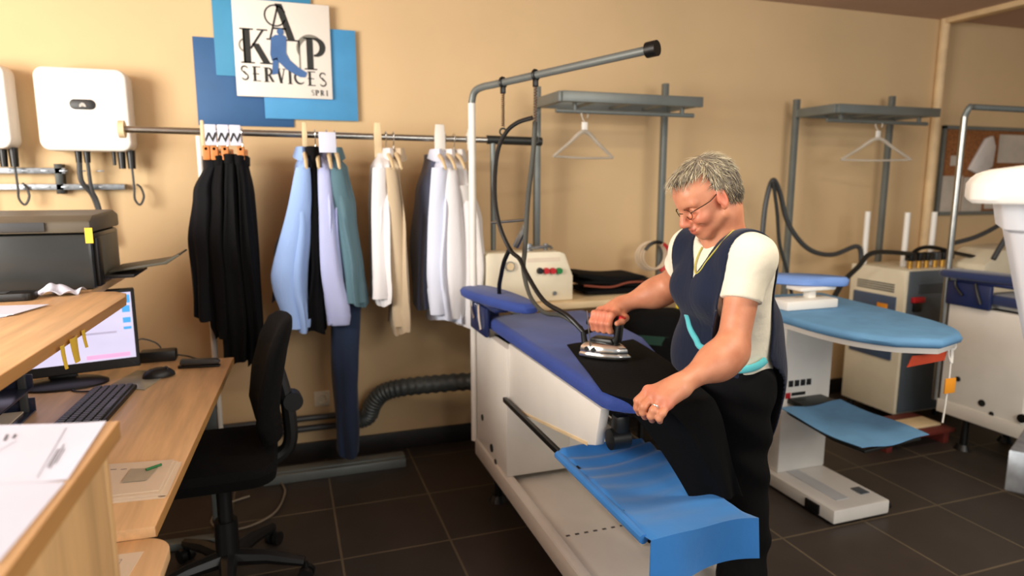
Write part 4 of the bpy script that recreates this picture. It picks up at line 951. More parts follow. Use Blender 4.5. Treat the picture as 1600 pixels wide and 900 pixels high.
# hoses from the generator
tag(MB().tube([P(1190, 380, Y=3.15), P(1196, 320, Y=3.15), P(1207, 282, Y=3.15), P(1218, 300, Y=3.15), P(1232, 350, Y=3.15), P(1262, 388, Y=3.15), P(1300, 398, Y=3.18), P(1340, 385, Y=3.2), (3.44, 3.2, .95)], .0145, 10, 8).build('steam_hose', 'dgrey'), 'thick grey hose arching behind the person down to the steam generator', 'hose')
tag(MB().tube([P(1208, 284, Y=3.12), P(1214, 330, Y=3.12), P(1218, 380, Y=3.12), P(1230, 425, Y=3.1), P(1240, 470, Y=3.08), V(2.62, 2.78, .72), V(2.47, 2.56, .58)], .010, 10, 8).build('steam_hose', 'darkmetal'), 'second grey hose dropping from the arch toward the periwinkle sleeve board', 'hose')
tag(MB().tube([(3.52, 2.92, 1.03), P(1365, 395, Y=2.85), P(1340, 418, Y=2.80), P(1318, 440, Y=2.75), P(1300, 470, Y=2.70)], .014, 10, 8).build('feed_hose', 'darkmetal'), 'dark hose slanting from the generator valves down to the pale blue board', 'hose')
MB().tube([P(1490, 380, Y=2.75), P(1530, 368, Y=2.75), P(1575, 342, Y=2.75), P(1620, 300, Y=2.75)], .013, 10, 8).build('support_arm', 'dgrey', T3)
MB().tube([P(1552, 405, Y=2.6), P(1572, 372, Y=2.6), P(1600, 340, Y=2.6)], .014, 10, 6).build('support_arm', 'dgrey', T3)
q = P(1540, 395, Y=2.95)
mb = MB(); mb.prism([(3.93, .88), (4.50, .88), (4.45, .99), (4.36, 1.06), (4.10, 1.045), (3.95, .96)], fXZ, 2.78, 3.05, .01)
mb.box((3.95, 2.80, 0), (4.48, 3.04, .88), .006)
o = mb.build('housing', 'cream'); 
BX3 = thing('boiler_unit', 'cream boiler unit behind the navy board, right of the steam generator', 'boiler', (4.2, 2.9, 0)); o.parent = BX3; o.location = -V(4.2, 2.9, 0); ORG[o.name] = V(0, 0, 0)
g = MB().cyl((4.28, 2.765, 1.0), (4.28, 2.78, 1.0), .028); g.build('pressure_gauge', 'dgrey', BX3)
MB().box((4.24, 2.768, .905), (4.34, 2.78, .945), .004).build('switch_plate', 'red', BX3)

# ------------------------------------------------------------------ second table: pointed pale blue board on a white stand
T2 = thing('ironing_table', 'white pedestal ironing table with a pointed pale blue board behind the person', 'ironing table', (2.3, 2.3, 0))
mb = MB(); pl = [(2.14, 2.02), (2.45, 2.02), (2.45, 2.56), (2.14, 2.56)]
mb.prism(pl, fXY, .012, .075, .008); bs = mb.build('base', 'white', T2)
MB().box((2.22, 2.09, .0755), (2.29, 2.40, .078), .001).build('base_recess', 'greywhite', bs)
MB().box((2.37, 2.10, .0755), (2.42, 2.16, .079), .001).build('base_plate', 'slate', bs)
MB().box((2.132, 2.10, .02), (2.141, 2.18, .062), .001).build('foot_switch', 'black', bs)
mb = MB()
for x, y in ((2.17, 2.06), (2.42, 2.06), (2.17, 2.52), (2.42, 2.52)): mb.cyl((x, y, 0), (x, y, .012), .02)
mb.cyl((2.45, 2.05, .035), (2.475, 2.05, .035), .018)
mb.build('feet', 'rubber', bs)
cl = MB().box((2.17, 2.40, .075), (2.45, 2.54, .835), .006).build('column', 'white', T2)
mb = MB()
for x in (2.20, 2.235, 2.27, 2.305): mb.box((x, 2.396, .50), (x+.025, 2.401, .53), .001)
mb.box((2.22, 2.396, .37), (2.29, 2.401, .385), .001); mb.box((2.22, 2.396, .455), (2.30, 2.401, .47), .001)
mb.build('control_marks', 'black', cl)
MB().box((2.185, 2.395, .445), (2.212, 2.401, .472), .001).build('red_switch', 'red', cl)
def nose(e, n=18):
    pts = []
    for k in range(n+1):
        t = k/n; pts.append((t))
    L = []
    ax0, ax1 = V(2.36, 2.72, 0), V(2.27, 1.72, 0); d = (ax1-ax0).normalized(); q = V(-d.y, d.x, 0); ln = (ax1-ax0).length
    def w(t): return (.30*(1-.10*t) if t < .55 else .30*(.945-(t-.55)*.10)*math.sqrt(max(0, 1-((t-.55)/.45)**2.6)))+e
    for k in range(n+1): t = k/n; p = ax0+d*(ln+e)*t+q*max(.001, w(t)); L.append((p.x, p.y))
    for k in range(n, -1, -1): t = k/n; p = ax0+d*(ln+e)*t-q*max(.001, w(t)); L.append((p.x, p.y))
    return L
MB().loft([[V(x, y, z) for x, y in nose(e)] for e, z in ((-.01, .842), (0, .847), (.004, .862), (-.003, .876), (-.02, .88))]).build('board_pad', 'palepad', T2, ang=50)
mb = MB().loft([[V(x, y, z) for x, y in nose(e)] for e, z in ((-.03, .815), (-.015, .82), (-.012, .841))]); mb.build('board_frame', 'white', T2)
q0 = P(1262, 440, d=2.95)
rings = []
for z, e in ((.978, -.01), (.983, 0), (1.008, .005), (1.020, -.008)):
    rings.append([V(2.29+(.155+e)*math.copysign(abs(math.cos(a))**.8, math.cos(a)), 2.46+(.085+e)*math.copysign(abs(math.sin(a))**.8, math.sin(a))-.1*math.cos(a), z) for a in [2*PI*k/36 for k in range(36)]])
MB().loft(rings).build('sleeve_board_pad', 'lilacpad', T2, ang=50)
mb = MB().box((2.20, 2.36, .960), (2.40, 2.46, .977), .004); mb.box((2.27, 2.385, .91), (2.31, 2.425, .965), .004); mb.box((2.10, 2.33, .881), (2.39, 2.45, .925), .008)
mb.build('sleeve_board_bracket', 'white', T2)
def t2(s, t):
    x = 2.06+.345*s; y = 2.29-.45*t
    return V(x+.02*math.sin(3*t)*(s-.5), y, .452-.009*math.sin(PI*s)-.006*math.sin(PI*t)+.004*math.sin(9*s+7*t)-.012*(1-s)*t)
MB().sheet(t2, 20, 20, .003).build('tray_cloth', 'palepad', T2, ang=70)
mb = MB()
mb.tube([(2.10, 2.28, .43), (2.09, 2.25, .43), (2.085, 2.0, .41), (2.10, 1.865, .41), (2.385, 1.865, .425), (2.385, 2.1, .415), (2.385, 2.28, .43)], .008, 8)
mb.build('tray_frame', 'darkmetal', T2)
mb = MB().box((2.20, 2.30, .42), (2.40, 2.41, .445), .003); mb.build('tray_arm', 'darkmetal', T2)
# cards and cord on the board's nose
q = P(1440, 545, d=2.7)
o = MB(); o.prism([(2.205, .758), (2.395, .768), (2.405, .812), (2.36, .806), (2.30, .80), (2.225, .80)], fXZ, 1.80, 1.803); tag(o.build('hanging_card', 'redcard'), 'orange red card hanging under the nose of the pale blue board', 'card')
mb = MB().tube([(2.405, 1.795, .84), (2.40, 1.79, .79), (2.415, 1.785, .76), (2.418, 1.79, .81), (2.412, 1.79, .84)], .004, 8, 6); mb.tube([(2.412, 1.79, .82), (2.41, 1.785, .72), (2.405, 1.785, .60), (2.40, 1.785, .52)], .0035, 8, 6); mb.torus((2.42, 1.79, .825), .014, .004, (0, 1, 0), 16, 6)
tag(mb.build('cord', 'white'), 'white cord dangling from the nose of the pale blue board', 'cord')
mb = MB().box((2.385, 1.778, .64), (2.44, 1.783, .70), .001); tag(mb.build('cord_tag', 'orange'), 'orange yellow tag on the dangling white cord', 'tag')
BP = MB().box((3.0, 2.52, .07), (3.50, 2.80, .09), .003); BP.box((3.02, 2.54, 0), (3.06, 2.78, .07), .003); BP.box((3.44, 2.54, 0), (3.48, 2.78, .07), .003)
tag(BP.build('low_platform', 'wood_red'), 'low red brown platform on the floor before the steam generator', 'platform')
mb = MB(); mb.box((3.12, 2.58, .0905), (3.46, 2.70, .105), .003); tag(mb.build('cream_board', 'tan'), 'small cream board lying on the red brown platform', 'board')

# ------------------------------------------------------------------ milky bin on a metal cart, close on the right
CT = thing('metal_cart', 'galvanised metal cart top under the milky storage bin', 'cart', (1.4, .8, 0))
mb = MB(); f4 = [(1.020, .650), (1.30, .25), (1.72, .50), (1.44, .85)]
mb.prism(f4, fXY, .985, 1.05, .002); mb.build('top_tray', 'zinc', CT)
for x, y in ((1.12, .64), (1.31, .33), (1.63, .52), (1.41, .78)): MB().cyl((x, y, 0), (x, y, .985), .015).build('leg', 'steel', CT)
BI = thing('storage_bin', 'milky plastic storage bin with an ivory lid, close on the right', 'storage bin', (1.35, .75, 1.05))
bd_ = V(.62, -.785, 0); bw = V(.785, .62, 0); b0 = V(1.0, .738, 0)
def fB(a, b, w): return b0+bd_*a+bw*b+V(0, 0, w)
def rr3(i, r=.03, L=.50, W=.34): return rrect(i, i, L-i, W-i, r, 6)
rings = [[fB(a, b, z) for a, b in rr3(i)] for z, i in ((1.052, .142), (1.06, .134), (1.370, .060), (1.376, .050), (1.42, .042))]
MB().loft(rings).build('bin_body', 'bin', BI)
rings = [[fB(a, b, z) for a, b in rr3(i, .04)] for z, i in ((1.418, .004), (1.424, 0), (1.448, .0), (1.458, .006), (1.466, .014), (1.470, .024), (1.482, .10), (1.484, .14))]
MB().loft(rings).build('bin_lid', 'binlid', BI)
# ================================================================== the person: smooth implicit body, one continuous surface
def A3(p): return np.array([p[0], p[1], p[2]], float)
class SDF:
    def __init__(s): s.pr = []
    def cap(s, a, b, ra, rb=None, k=.02, op=1): s.pr.append(('c', A3(a), A3(b), ra, ra if rb is None else rb, k, op)); return s
    def ell(s, c, r, R=None, k=.02, op=1): s.pr.append(('e', A3(c), np.eye(3) if R is None else R, np.array(r, float), None, k, op)); return s
    def one(s, q, X):
        if q[0] == 'c':
            a, b, ra, rb = q[1:5]; ab = b-a; L = float(ab@ab)+1e-12
            t = np.clip(((X-a)@ab)/L, 0, 1); d = X-a-t[:, None]*ab
            return np.sqrt((d*d).sum(1))-(ra+(rb-ra)*t)
        c, R, r = q[1:4]; Y = (X-c)@R.T
        k0 = np.sqrt(((Y/r)**2).sum(1)); k1 = np.sqrt(((Y/(r*r))**2).sum(1))+1e-9
        return k0*(k0-1)/k1
    def ev(s, X, sel=None):
        d = np.full(len(X), 9.)
        for i, q in enumerate(s.pr):
            if sel is not None and not sel[i]: continue
            e = s.one(q, X); k = q[5]
            if q[6] > 0:
                h = np.maximum(k-np.abs(d-e), 0)/k; d = np.minimum(d, e)-h*h*k*.25
            else:
                h = np.maximum(k-np.abs(-d-e), 0)/k; d = np.maximum(d, -e)+h*h*k*.25
        return d
    def bounds(s, m):
        lo = np.full(3, 9.); hi = -lo
        for q in s.pr:
            if q[6] < 0: continue
            ps = [(q[1], max(q[3], q[4])), (q[2], max(q[3], q[4]))] if q[0] == 'c' else [(q[1], float(max(q[3])))]
            for p, r in ps: lo = np.minimum(lo, p-r-m); hi = np.maximum(hi, p+r+m)
        return lo, hi
def surf(s, h, post=None, off=0., name='m', m=None, parent=None, N=28, lo=None, hi=None, ang=180):
    """surface of the implicit shape on a grid of step h (surface nets); post(X, d) may trim it"""
    l0, h0 = s.bounds(off+.02); lo = l0 if lo is None else np.maximum(l0, lo); hi = h0 if hi is None else np.minimum(h0, hi)
    n = np.ceil((hi-lo)/h).astype(int)+2; nb = -(-n//N); G = nb*N+2
    half = N*h*.5*1.75
    cen = np.stack(np.meshgrid(*[lo[i]+(np.arange(nb[i])+.5)*N*h for i in range(3)], indexing='ij'), -1).reshape(-1, 3)
    idx = np.stack(np.meshgrid(*[np.arange(nb[i]) for i in range(3)], indexing='ij'), -1).reshape(-1, 3)
    D = np.stack([s.one(q, cen) for q in s.pr], 1); pos = np.array([q[6] > 0 for q in s.pr])
    act = D[:, pos].min(1) < half+off+.03
    ids = []; vs = []; quads = []
    ar = np.arange(N+1)
    g = np.stack(np.meshgrid(ar, ar, ar, indexing='ij'), -1).reshape(-1, 3)
    E8 = [(0,0,0),(1,0,0),(0,1,0),(1,1,0),(0,0,1),(1,0,1),(0,1,1),(1,1,1)]
    ED = [(0,1),(2,3),(4,5),(6,7),(0,2),(1,3),(4,6),(5,7),(0,4),(1,5),(2,6),(3,7)]
    def gid(c): return (c[..., 0].astype(np.int64)*G[1]+c[..., 1])*G[2]+c[..., 2]
    for bi in np.nonzero(act)[0]:
        o = idx[bi]*N; X = lo+(o+g)*h
        sel = D[bi] < half+.10+off
        d = s.ev(X, sel)-off
        if post is not None: d = post(X, d)
        F = d.reshape(N+1, N+1, N+1); S = F < 0
        if S.all() or not S.any(): continue
        cn = np.stack([F[a:N+a, b:N+b, c:N+c] for a, b, c in E8], -1); sn = cn < 0
        mixed = sn.any(-1) & ~sn.all(-1)
        cells = np.argwhere(mixed); cv = cn[mixed]
        acc = np.zeros((len(cells), 3)); cnt = np.zeros(len(cells))
        for a, b in ED:
            va, vb = cv[:, a], cv[:, b]; cr = (va < 0) != (vb < 0)
            t = np.where(cr, va/(va-vb+1e-12), 0); pa, pb = np.array(E8[a], float), np.array(E8[b], float)
            acc += np.where(cr[:, None], pa+t[:, None]*(pb-pa), 0); cnt += cr
        vs.append(lo+(o+cells+acc/cnt[:, None])*h); ids.append(gid(o+cells))
        for ax in range(3):
            sl0 = [slice(0, N)]*3; sl1 = [slice(0, N)]*3; sl1[ax] = slice(1, N+1)
            s0, s1 = S[tuple(sl0)], S[tuple(sl1)]
            for fl in (0, 1):
                e = np.argwhere((s0 & ~s1) if fl == 0 else (~s0 & s1))
                if not len(e): continue
                e = e+o; u, v = (ax+1) % 3, (ax+2) % 3
                du = np.zeros(3, int); du[u] = 1; dv = np.zeros(3, int); dv[v] = 1
                q = [gid(e), gid(e-du), gid(e-du-dv), gid(e-dv)]
                quads.append(np.stack(q if fl == 0 else q[::-1], 1))
    ids = np.concatenate(ids); vs = np.concatenate(vs); quads = np.concatenate(quads)
    od = np.argsort(ids); ids = ids[od]; vs = vs[od]
    qi = np.searchsorted(ids, quads); qi = np.minimum(qi, len(ids)-1)
    ok = (ids[qi] == quads).all(1); qi = qi[ok]
    me = bpy.data.meshes.new(name)
    if parent is not None: vs = vs-A3(ORG[parent.name])
    me.vertices.add(len(vs)); me.vertices.foreach_set('co', vs.astype(np.float32).ravel())
    me.loops.add(qi.size); me.loops.foreach_set('vertex_index', qi.astype(np.int32).ravel())
    me.polygons.add(len(qi)); me.polygons.foreach_set('loop_start', np.arange(0, qi.size, 4, dtype=np.int32))
    me.polygons.foreach_set('use_smooth', np.ones(len(qi), bool)); me.update(calc_edges=True); me.validate()
    me.materials.append(m)
    ob = bpy.data.objects.new(name, me); C.objects.link(ob)
    if parent is not None: ob.parent = parent; ORG[ob.name] = ORG[parent.name]
    return ob
def smax(a, b, k):
    h = np.maximum(k-np.abs(a-b), 0)/k; return np.maximum(a, b)+h*h*k*.25

# ---- head frame
HC = P(1105, 307, d=1.76)
hy = math.radians(11); hp = math.radians(31); hr = math.radians(0)
f0 = V(-math.cos(hy), math.sin(hy), 0); Zz = V(0, 0, 1)
HF = f0*math.cos(hp)-Zz*math.sin(hp); HU = Zz*math.cos(hp)+f0*math.sin(hp); HL = HU.cross(HF)
HS = .862
def hd(x, y, z): return HC+(HF*(x*.94)+HL*y+HU*z)*HS
HR = np.array([A3(HF), A3(HL), A3(HU)])
def hrot(ax, deg):   # ellipsoid axes turned inside the head frame
    m3 = np.array(Matrix.Rotation(math.radians(-deg), 3, ax)); return m3@HR
def head(S0):
    S = SDF()
    S.ell(hd(-.012, 0, .032), (.095, .074, .083), HR, .02)          # skull
    S.ell(hd(.034, 0, -.024), (.054, .058, .072), HR, .03)          # face
    S.ell(hd(.058, 0, .040), (.036, .054, .036), HR, .03)           # forehead
    S.cap(hd(.004, .046, -.060), hd(.060, .014, -.091), .012, .012, .022); S.cap(hd(.004, -.046, -.060), hd(.060, -.014, -.091), .013, .013, .025)
    S.ell(hd(.070, 0, -.096), (.017, .020, .015), HR, .025)         # chin
    for q in (1, -1):
        S.ell(hd(.066, q*.041, -.036), (.023, .020, .020), HR, .02) # cheek
        S.cap(hd(.089, q*.010, .018), hd(.070, q*.052, .016), .008, .007, .018)   # brow
        S.ell(hd(.084, q*.033, -.006), (.019, .019, .013), HR, .012, -1)          # socket
        S.ell(hd(.071, q*.032, -.006), (.0135, .0145, .0125), HR, .006)          # closed lid
        S.cap(hd(.0835, q*.022, -.010), hd(.079, q*.043, -.008), .0022, .0016, .004)   # lash line
        S.ell(hd(.099, q*.0125, -.043), (.0115, .0075, .0075), HR, .008)         # nostril wing
        S.cap(hd(.093, q*.019, -.046), hd(.080, q*.036, -.078), .0016, .0018, .010, -1)  # smile fold
        S.cap(hd(.080, q*.047, -.050), hd(.064, q*.049, -.086), .0012, .0014, .008, -1)
        # ear
        R = hrot('X', 0)
        S.ell(hd(-.012, q*.074, -.010), (.017, .010, .031), hrot('Z', q*18), .008)
        S.ell(hd(-.010, q*.083, -.008), (.0095, .006, .019), hrot('Z', q*18), .006, -1)
        S.ell(hd(-.005, q*.074, -.036), (.009, .006, .010), HR, .006)
        S.ell(hd(.003, q*.075, -.013), (.004, .004, .008), HR, .004)
    S.cap(hd(.088, 0, .012), hd(.114, 0, -.034), .0085, .0105, .014)   # nose
    S.ell(hd(.112, 0, -.038), (.0125, .0115, .0105), HR, .010)
    S.ell(hd(.080, 0, -.068), (.022, .028, .017), HR, .02)              # muzzle
    S.cap(hd(.0945, -.018, -.0645), hd(.0945, .018, -.0645), .0042, None, .008); S.cap(hd(.090, 0, -.063), hd(.0975, 0, -.0645), .0042, None, .006)   # upper lip
    S.cap(hd(.0915, -.014, -.0745), hd(.0915, .014, -.0745), .0052, None, .008)
    S.cap(hd(.102, -.012, -.0695), hd(.102, .012, -.0695), .0013, None, .004, -1); S.cap(hd(.101, .012, -.0695), hd(.084, .034, -.0605), .0016, None, .004, -1); S.cap(hd(.101, -.012, -.0695), hd(.084, -.034, -.0605), .0016, None, .004, -1)
    for q in (1, -1): S.ell(hd(.110, q*.0055, -.0475), (.004, .0032, .003), HR, .003, -1)
    for q in S.pr: S0.pr.append((q[0], q[1], q[2], q[3]*HS, q[4] if q[4] is None else q[4]*HS, q[5]*HS, q[6]))

# ---- joints (y = left of the person is toward the viewer)
LSH, RSH = P(1170, 404, d=1.735), P(1083, 390, d=1.97)
LEL = P(1143, 548, d=1.70); LWR = P(1063, 602, d=1.615)
REL = P(1046, 449, d=2.17); RWR = V(1.035, 1.900, 1.052)
PEL = V(1.235, 1.60, .88); NB = V(1.158, 1.535, 1.285)
def torso(S, e=0.):
    S.ell((1.232, 1.600, .885), (.096+e, .145+e, .12), None, .05)
    S.ell((1.222, 1.585, 1.02), (.095+e, .130+e, .13), None, .06)
    S.ell((1.185, 1.565, 1.165), (.095+e, .138+e, .14), None, .06)
    S.ell((1.120, 1.505, 1.150), (.052+e, .056+e, .056), None, .05); S.ell((1.120, 1.622, 1.150), (.052+e, .056+e, .056), None, .05)
    S.ell((1.180, 1.550, 1.235), (.072+e, .135+e, .065), None, .05)
    for sh in (LSH, RSH): S.cap(NB+V(-.0, 0, -.008), sh+V(.0, 0, -.002), .036+e, .042+e, .04)
def arms_upper(S, e=0.):
    for sh, el in ((LSH, LEL), (RSH, REL)):
        S.ell(sh, (.048+e, .046+e, .052), None, .03); S.cap(sh, el, .046+e, .039+e, .03)
def legs(S, e=0.):
    for y in (-.088, .092):
        hp_, kn, an = V(1.220, 1.60+y*.85, .84), V(1.238, 1.60+y, .47), V(1.265, 1.60+y, .09)
        S.cap(hp_, kn, .072+e, .056+e, .05); S.cap(kn, an, .054+e, .040+e, .04); S.ell(kn.lerp(an, .3)+V(.018, 0, 0), (.046+e, .046+e, .11), None, .03)
B = SDF(); torso(B); arms_upper(B); legs(B)
for y in (-.088, .092): B.cap((1.28, 1.60+y, .04), (1.13, 1.60+y*1.2, .028), .036, .024, .03)
B.cap(NB+V(.012, 0, -.04), hd(-.046, 0, -.04), .049, .043, .03); B.cap(NB+V(-.02, 0, -.02), hd(-.020, 0, -.07), .038, .038, .03)
head(B)
# forearms
for el, wr, bulge in ((LEL, LWR, V(0, -.004, -.004)), (REL, RWR, V(0, 0, -.004))):
    B.cap(el, wr, .040, .0255, .03); B.ell(el.lerp(wr, .28)+bulge, (.043, .043, .043), None, .05)
# ---- left hand lying on the cloth, fingers bent down over the edge
kl = [(1013, 610, 1.622), (1022, 617, 1.603), (1033, 624, 1.585), (1044, 632, 1.572)]
pl_ = [(997, 626, 1.612), (1006, 635, 1.592), (1021, 641, 1.574), (1035, 646, 1.562)]
dl_ = [(996, 637, 1.616), (1005, 644, 1.598), (1017, 650, 1.580), (1030, 654, 1.568)]
tl_ = [(999, 645, 1.630), (1008, 651, 1.612), (1019, 656, 1.594), (1031, 658, 1.580)]
rad = [.0102, .0106, .0100, .0088]
kl = [(u, v, d+.02) for u, v, d in kl]; pl_ = [(u, v, d+.02) for u, v, d in pl_]; dl_ = [(u, v, d+.02) for u, v, d in dl_]; tl_ = [(u, v, d+.02) for u, v, d in tl_]
kp = [P(u, v, d=d) for u, v, d in kl]
for i in range(4):
    a, b, c, e = kp[i], P(*pl_[i][:2], d=pl_[i][2]), P(*dl_[i][:2], d=dl_[i][2]), P(*tl_[i][:2], d=tl_[i][2])
    r = rad[i]
    w0 = LWR.lerp(kp[i], .12)+(kp[i]-kp[1])*.25
    B.cap(w0, a, .0145, r+.0022, .016)
    B.cap(a, b, r+.001, r, .006); B.cap(b, c, r, r*.95, .005); B.cap(c, e, r*.95, r*.85, .005)
    B.ell(a, (r*1.22, r*1.22, r*1.15), None, .008)
B.ell((LWR*1.2+kp[1]+kp[2])/3.2+V(0, .0, -.004), (.030, .030, .017), None, .02)
B.cap(LWR, LWR.lerp(kp[1], .35), .0255, .024, .02)
tb = LWR.lerp(kp[0], .30)+V(.0, .014, -.008); t1 = kp[0]+V(.012, .030, -.018); t2 = kp[0]+V(-.014, .030, -.034)
B.cap(tb, t1, .015, .0118, .015); B.cap(t1, t2, .0115, .0095, .006)
# ---- right hand closed round the iron handle
for i, sgn in enumerate((.032, .011, -.010, -.029)):
    r = rad[i]+.0002
    def g(n, w, b=sgn): return fI(b, n, .110+w)
    a, b, c, e, t = g(.020, .034), g(-.020, .030), g(-.036, .006), g(-.026, -.020), g(-.004, -.026)
    w0 = RWR.lerp(a, .15)
    B.cap(w0, a, .0150, r+.0022, .016); B.cap(a, b, r+.0012, r+.0005, .006); B.cap(b, c, r+.0003, r, .005); B.cap(c, e, r, r*.92, .005); B.cap(e, t, r*.92, r*.82, .004)
    B.ell(a, (r*1.2,)*3, None, .008); B.ell(b, (r*1.12,)*3, None, .006)
B.cap(RWR, RWR.lerp(fI(0, .02, .14), .4), .0255, .025, .02)
tb = fI(.030, .050, .136); t1 = fI(.060, .026, .128); t2 = fI(.064, -.006, .122); t3 = fI(.056, -.026, .118)
B.cap(RWR.lerp(tb, .45), tb, .017, .0145, .016); B.cap(tb, t1, .0142, .012, .01); B.cap(t1, t2, .0118, .0108, .006); B.cap(t2, t3, .0105, .0085, .005)

# ---- skin: lips, cheeks, knuckles and lids have their own redder tone
def skin_mat():
    m = bpy.data.materials.new('skin'); m.use_nodes = True
    nt = m.node_tree; N = nt.nodes; Lk = nt.links; b = N['Principled BSDF']
    tc = N.new('ShaderNodeTexCoord'); n = N.new('ShaderNodeTexNoise'); n.inputs['Scale'].default_value = 22; n.inputs['Detail'].default_value = 5
    Lk.new(tc.outputs['Object'], n.inputs['Vector'])
    r = N.new('ShaderNodeValToRGB'); r.color_ramp.elements[0].color = lin((196, 126, 94)); r.color_ramp.elements[1].color = lin((214, 148, 114)); r.color_ramp.elements[0].position = .3; r.color_ramp.elements[1].position = .7
    Lk.new(n.outputs['Fac'], r.inputs['Fac']); col = r.outputs['Color']
    def spot(col, c, rad_, rgb, amt):
        d = N.new('ShaderNodeVectorMath'); d.operation = 'DISTANCE'; d.inputs[1].default_value = V(c)-PO; Lk.new(tc.outputs['Object'], d.inputs[0])
        mr = N.new('ShaderNodeMapRange'); mr.interpolation_type = 'SMOOTHSTEP'; mr.inputs['From Min'].default_value = rad_; mr.inputs['From Max'].default_value = rad_*.3; mr.inputs['To Max'].default_value = amt
        Lk.new(d.outputs['Value'], mr.inputs['Value'])
        mx = N.new('ShaderNodeMix'); mx.data_type = 'RGBA'; mx.inputs['B'].default_value = lin(rgb); Lk.new(mr.outputs['Result'], mx.inputs['Factor']); Lk.new(col, mx.inputs['A']); return mx.outputs['Result']
    for q in (1, -1):
        col = spot(col, hd(.075, q*.045, -.038), .045, (206, 106, 84), .35)
        col = spot(col, hd(-.012, q*.08, -.008), .04, (204, 100, 80), .5)
        col = spot(col, hd(.098, q*.010, -.070), .02, (178, 78, 68), .65)
    col = spot(col, hd(.115, 0, -.036), .03, (208, 108, 88), .4)
    for p in kp: col = spot(col, p, .03, (212, 120, 98), .5)
    col = spot(col, fI(0, -.02, .13), .07, (214, 122, 100), .6)
    Lk.new(col, b.inputs['Base Color']); b.inputs['Roughness'].default_value = .48
    b.inputs['Subsurface Weight'].default_value = .12; b.inputs['Subsurface Radius'].default_value = (.012, .005, .003); b.inputs['Subsurface Scale'].default_value = .6
    n2 = N.new('ShaderNodeTexNoise'); n2.inputs['Scale'].default_value = 420; Lk.new(tc.outputs['Object'], n2.inputs['Vector'])
    bp = N.new('ShaderNodeBump'); bp.inputs['Strength'].default_value = .12; bp.inputs['Distance'].default_value = .002
    Lk.new(n2.outputs['Fac'], bp.inputs['Height']); Lk.new(bp.outputs['Normal'], b.inputs['Normal'])
    return m
PO = V(1.245, 1.60, 0)
PER = thing('person', 'person in navy tabard and cream tee leaning over the board with an iron', 'person', PO)
BODY = surf(B, .0028, name='body', m=skin_mat(), parent=PER)

# ---- clothes
def wr(X, a, f, k=0.): return a*np.sin(f[0]*X[:, 0]+f[1]*X[:, 1]+f[2]*X[:, 2]+k)
TWR = lambda X: wr(X, .0022, (12, 24, 10))+wr(X, .0016, (-34, 42, 28), 1.3)
TE = SDF(); torso(TE, .003); arms_upper(TE, .006)
def axis_cut(X, a, b, t, sgn=1):
    a, b = A3(a), A3(b); u = (b-a)/np.linalg.norm(b-a); return sgn*((X-a)@u-t)
TA = SDF(); arms_upper(TA, .006); TT = SDF(); torso(TT, .003)
def tee_post(X, d):
    armd = TA.ev(X)-TT.ev(X)
    d = d+TWR(X)
    for sh, el, t in ((LSH, LEL, .115), (RSH, REL, .10)):
        near = np.linalg.norm(X-A3(sh.lerp(el, .55)), axis=1) < .16
        c = axis_cut(X, sh, el, t)
        side = (X[:, 1]-1.55)*(1 if sh is RSH else -1)
        d = np.where(near & (armd < 0), smax(d, c, .004), d)
    d = smax(d, np.where(X[:, 0] > 1.18, .885, .965)-X[:, 2]+wr(X, .006, (30, 20, 0)), .004)
    nb = A3(hd(-.03, 0, -.06)); n0 = A3(NB+V(.005, 0, .03))
    nk = np.linalg.norm((X-A3(NB+V(-.018, 0, .035)))/np.array([.082, .078, .050]), axis=1)-1
    d = smax(d, -nk*.05, .006)
    return d
TEE = surf(TE, .004, post=tee_post, off=.008, name='tee_shirt', m=mat('cream_tee', (238, 232, 212), .88, var=.02, bump=.55, bscale=16, sheen=.1), parent=PER)
TR = SDF(); TR.ell((1.234, 1.60, .88), (.098, .146, .12), None, .05); legs(TR, .010)
def tr_post(X, d):
    d = d+wr(X, .004, (15, 30, 40))+wr(X, .003, (30, -20, 60), 2)
    return smax(smax(d, X[:, 2]-.975, .004), .055-X[:, 2], .004)
surf(TR, .006, post=tr_post, off=.010, name='trousers', m=BK[1], parent=PER)
SHO = SDF()
for y in (-.088, .092): SHO.cap((1.29, 1.60+y, .045), (1.12, 1.60+y*1.2, .035), .045, .034, .03)
surf(SHO, .006, post=lambda X, d: smax(d, .002-X[:, 2], .004), off=0, name='shoes', m=M['rubber'], parent=PER)
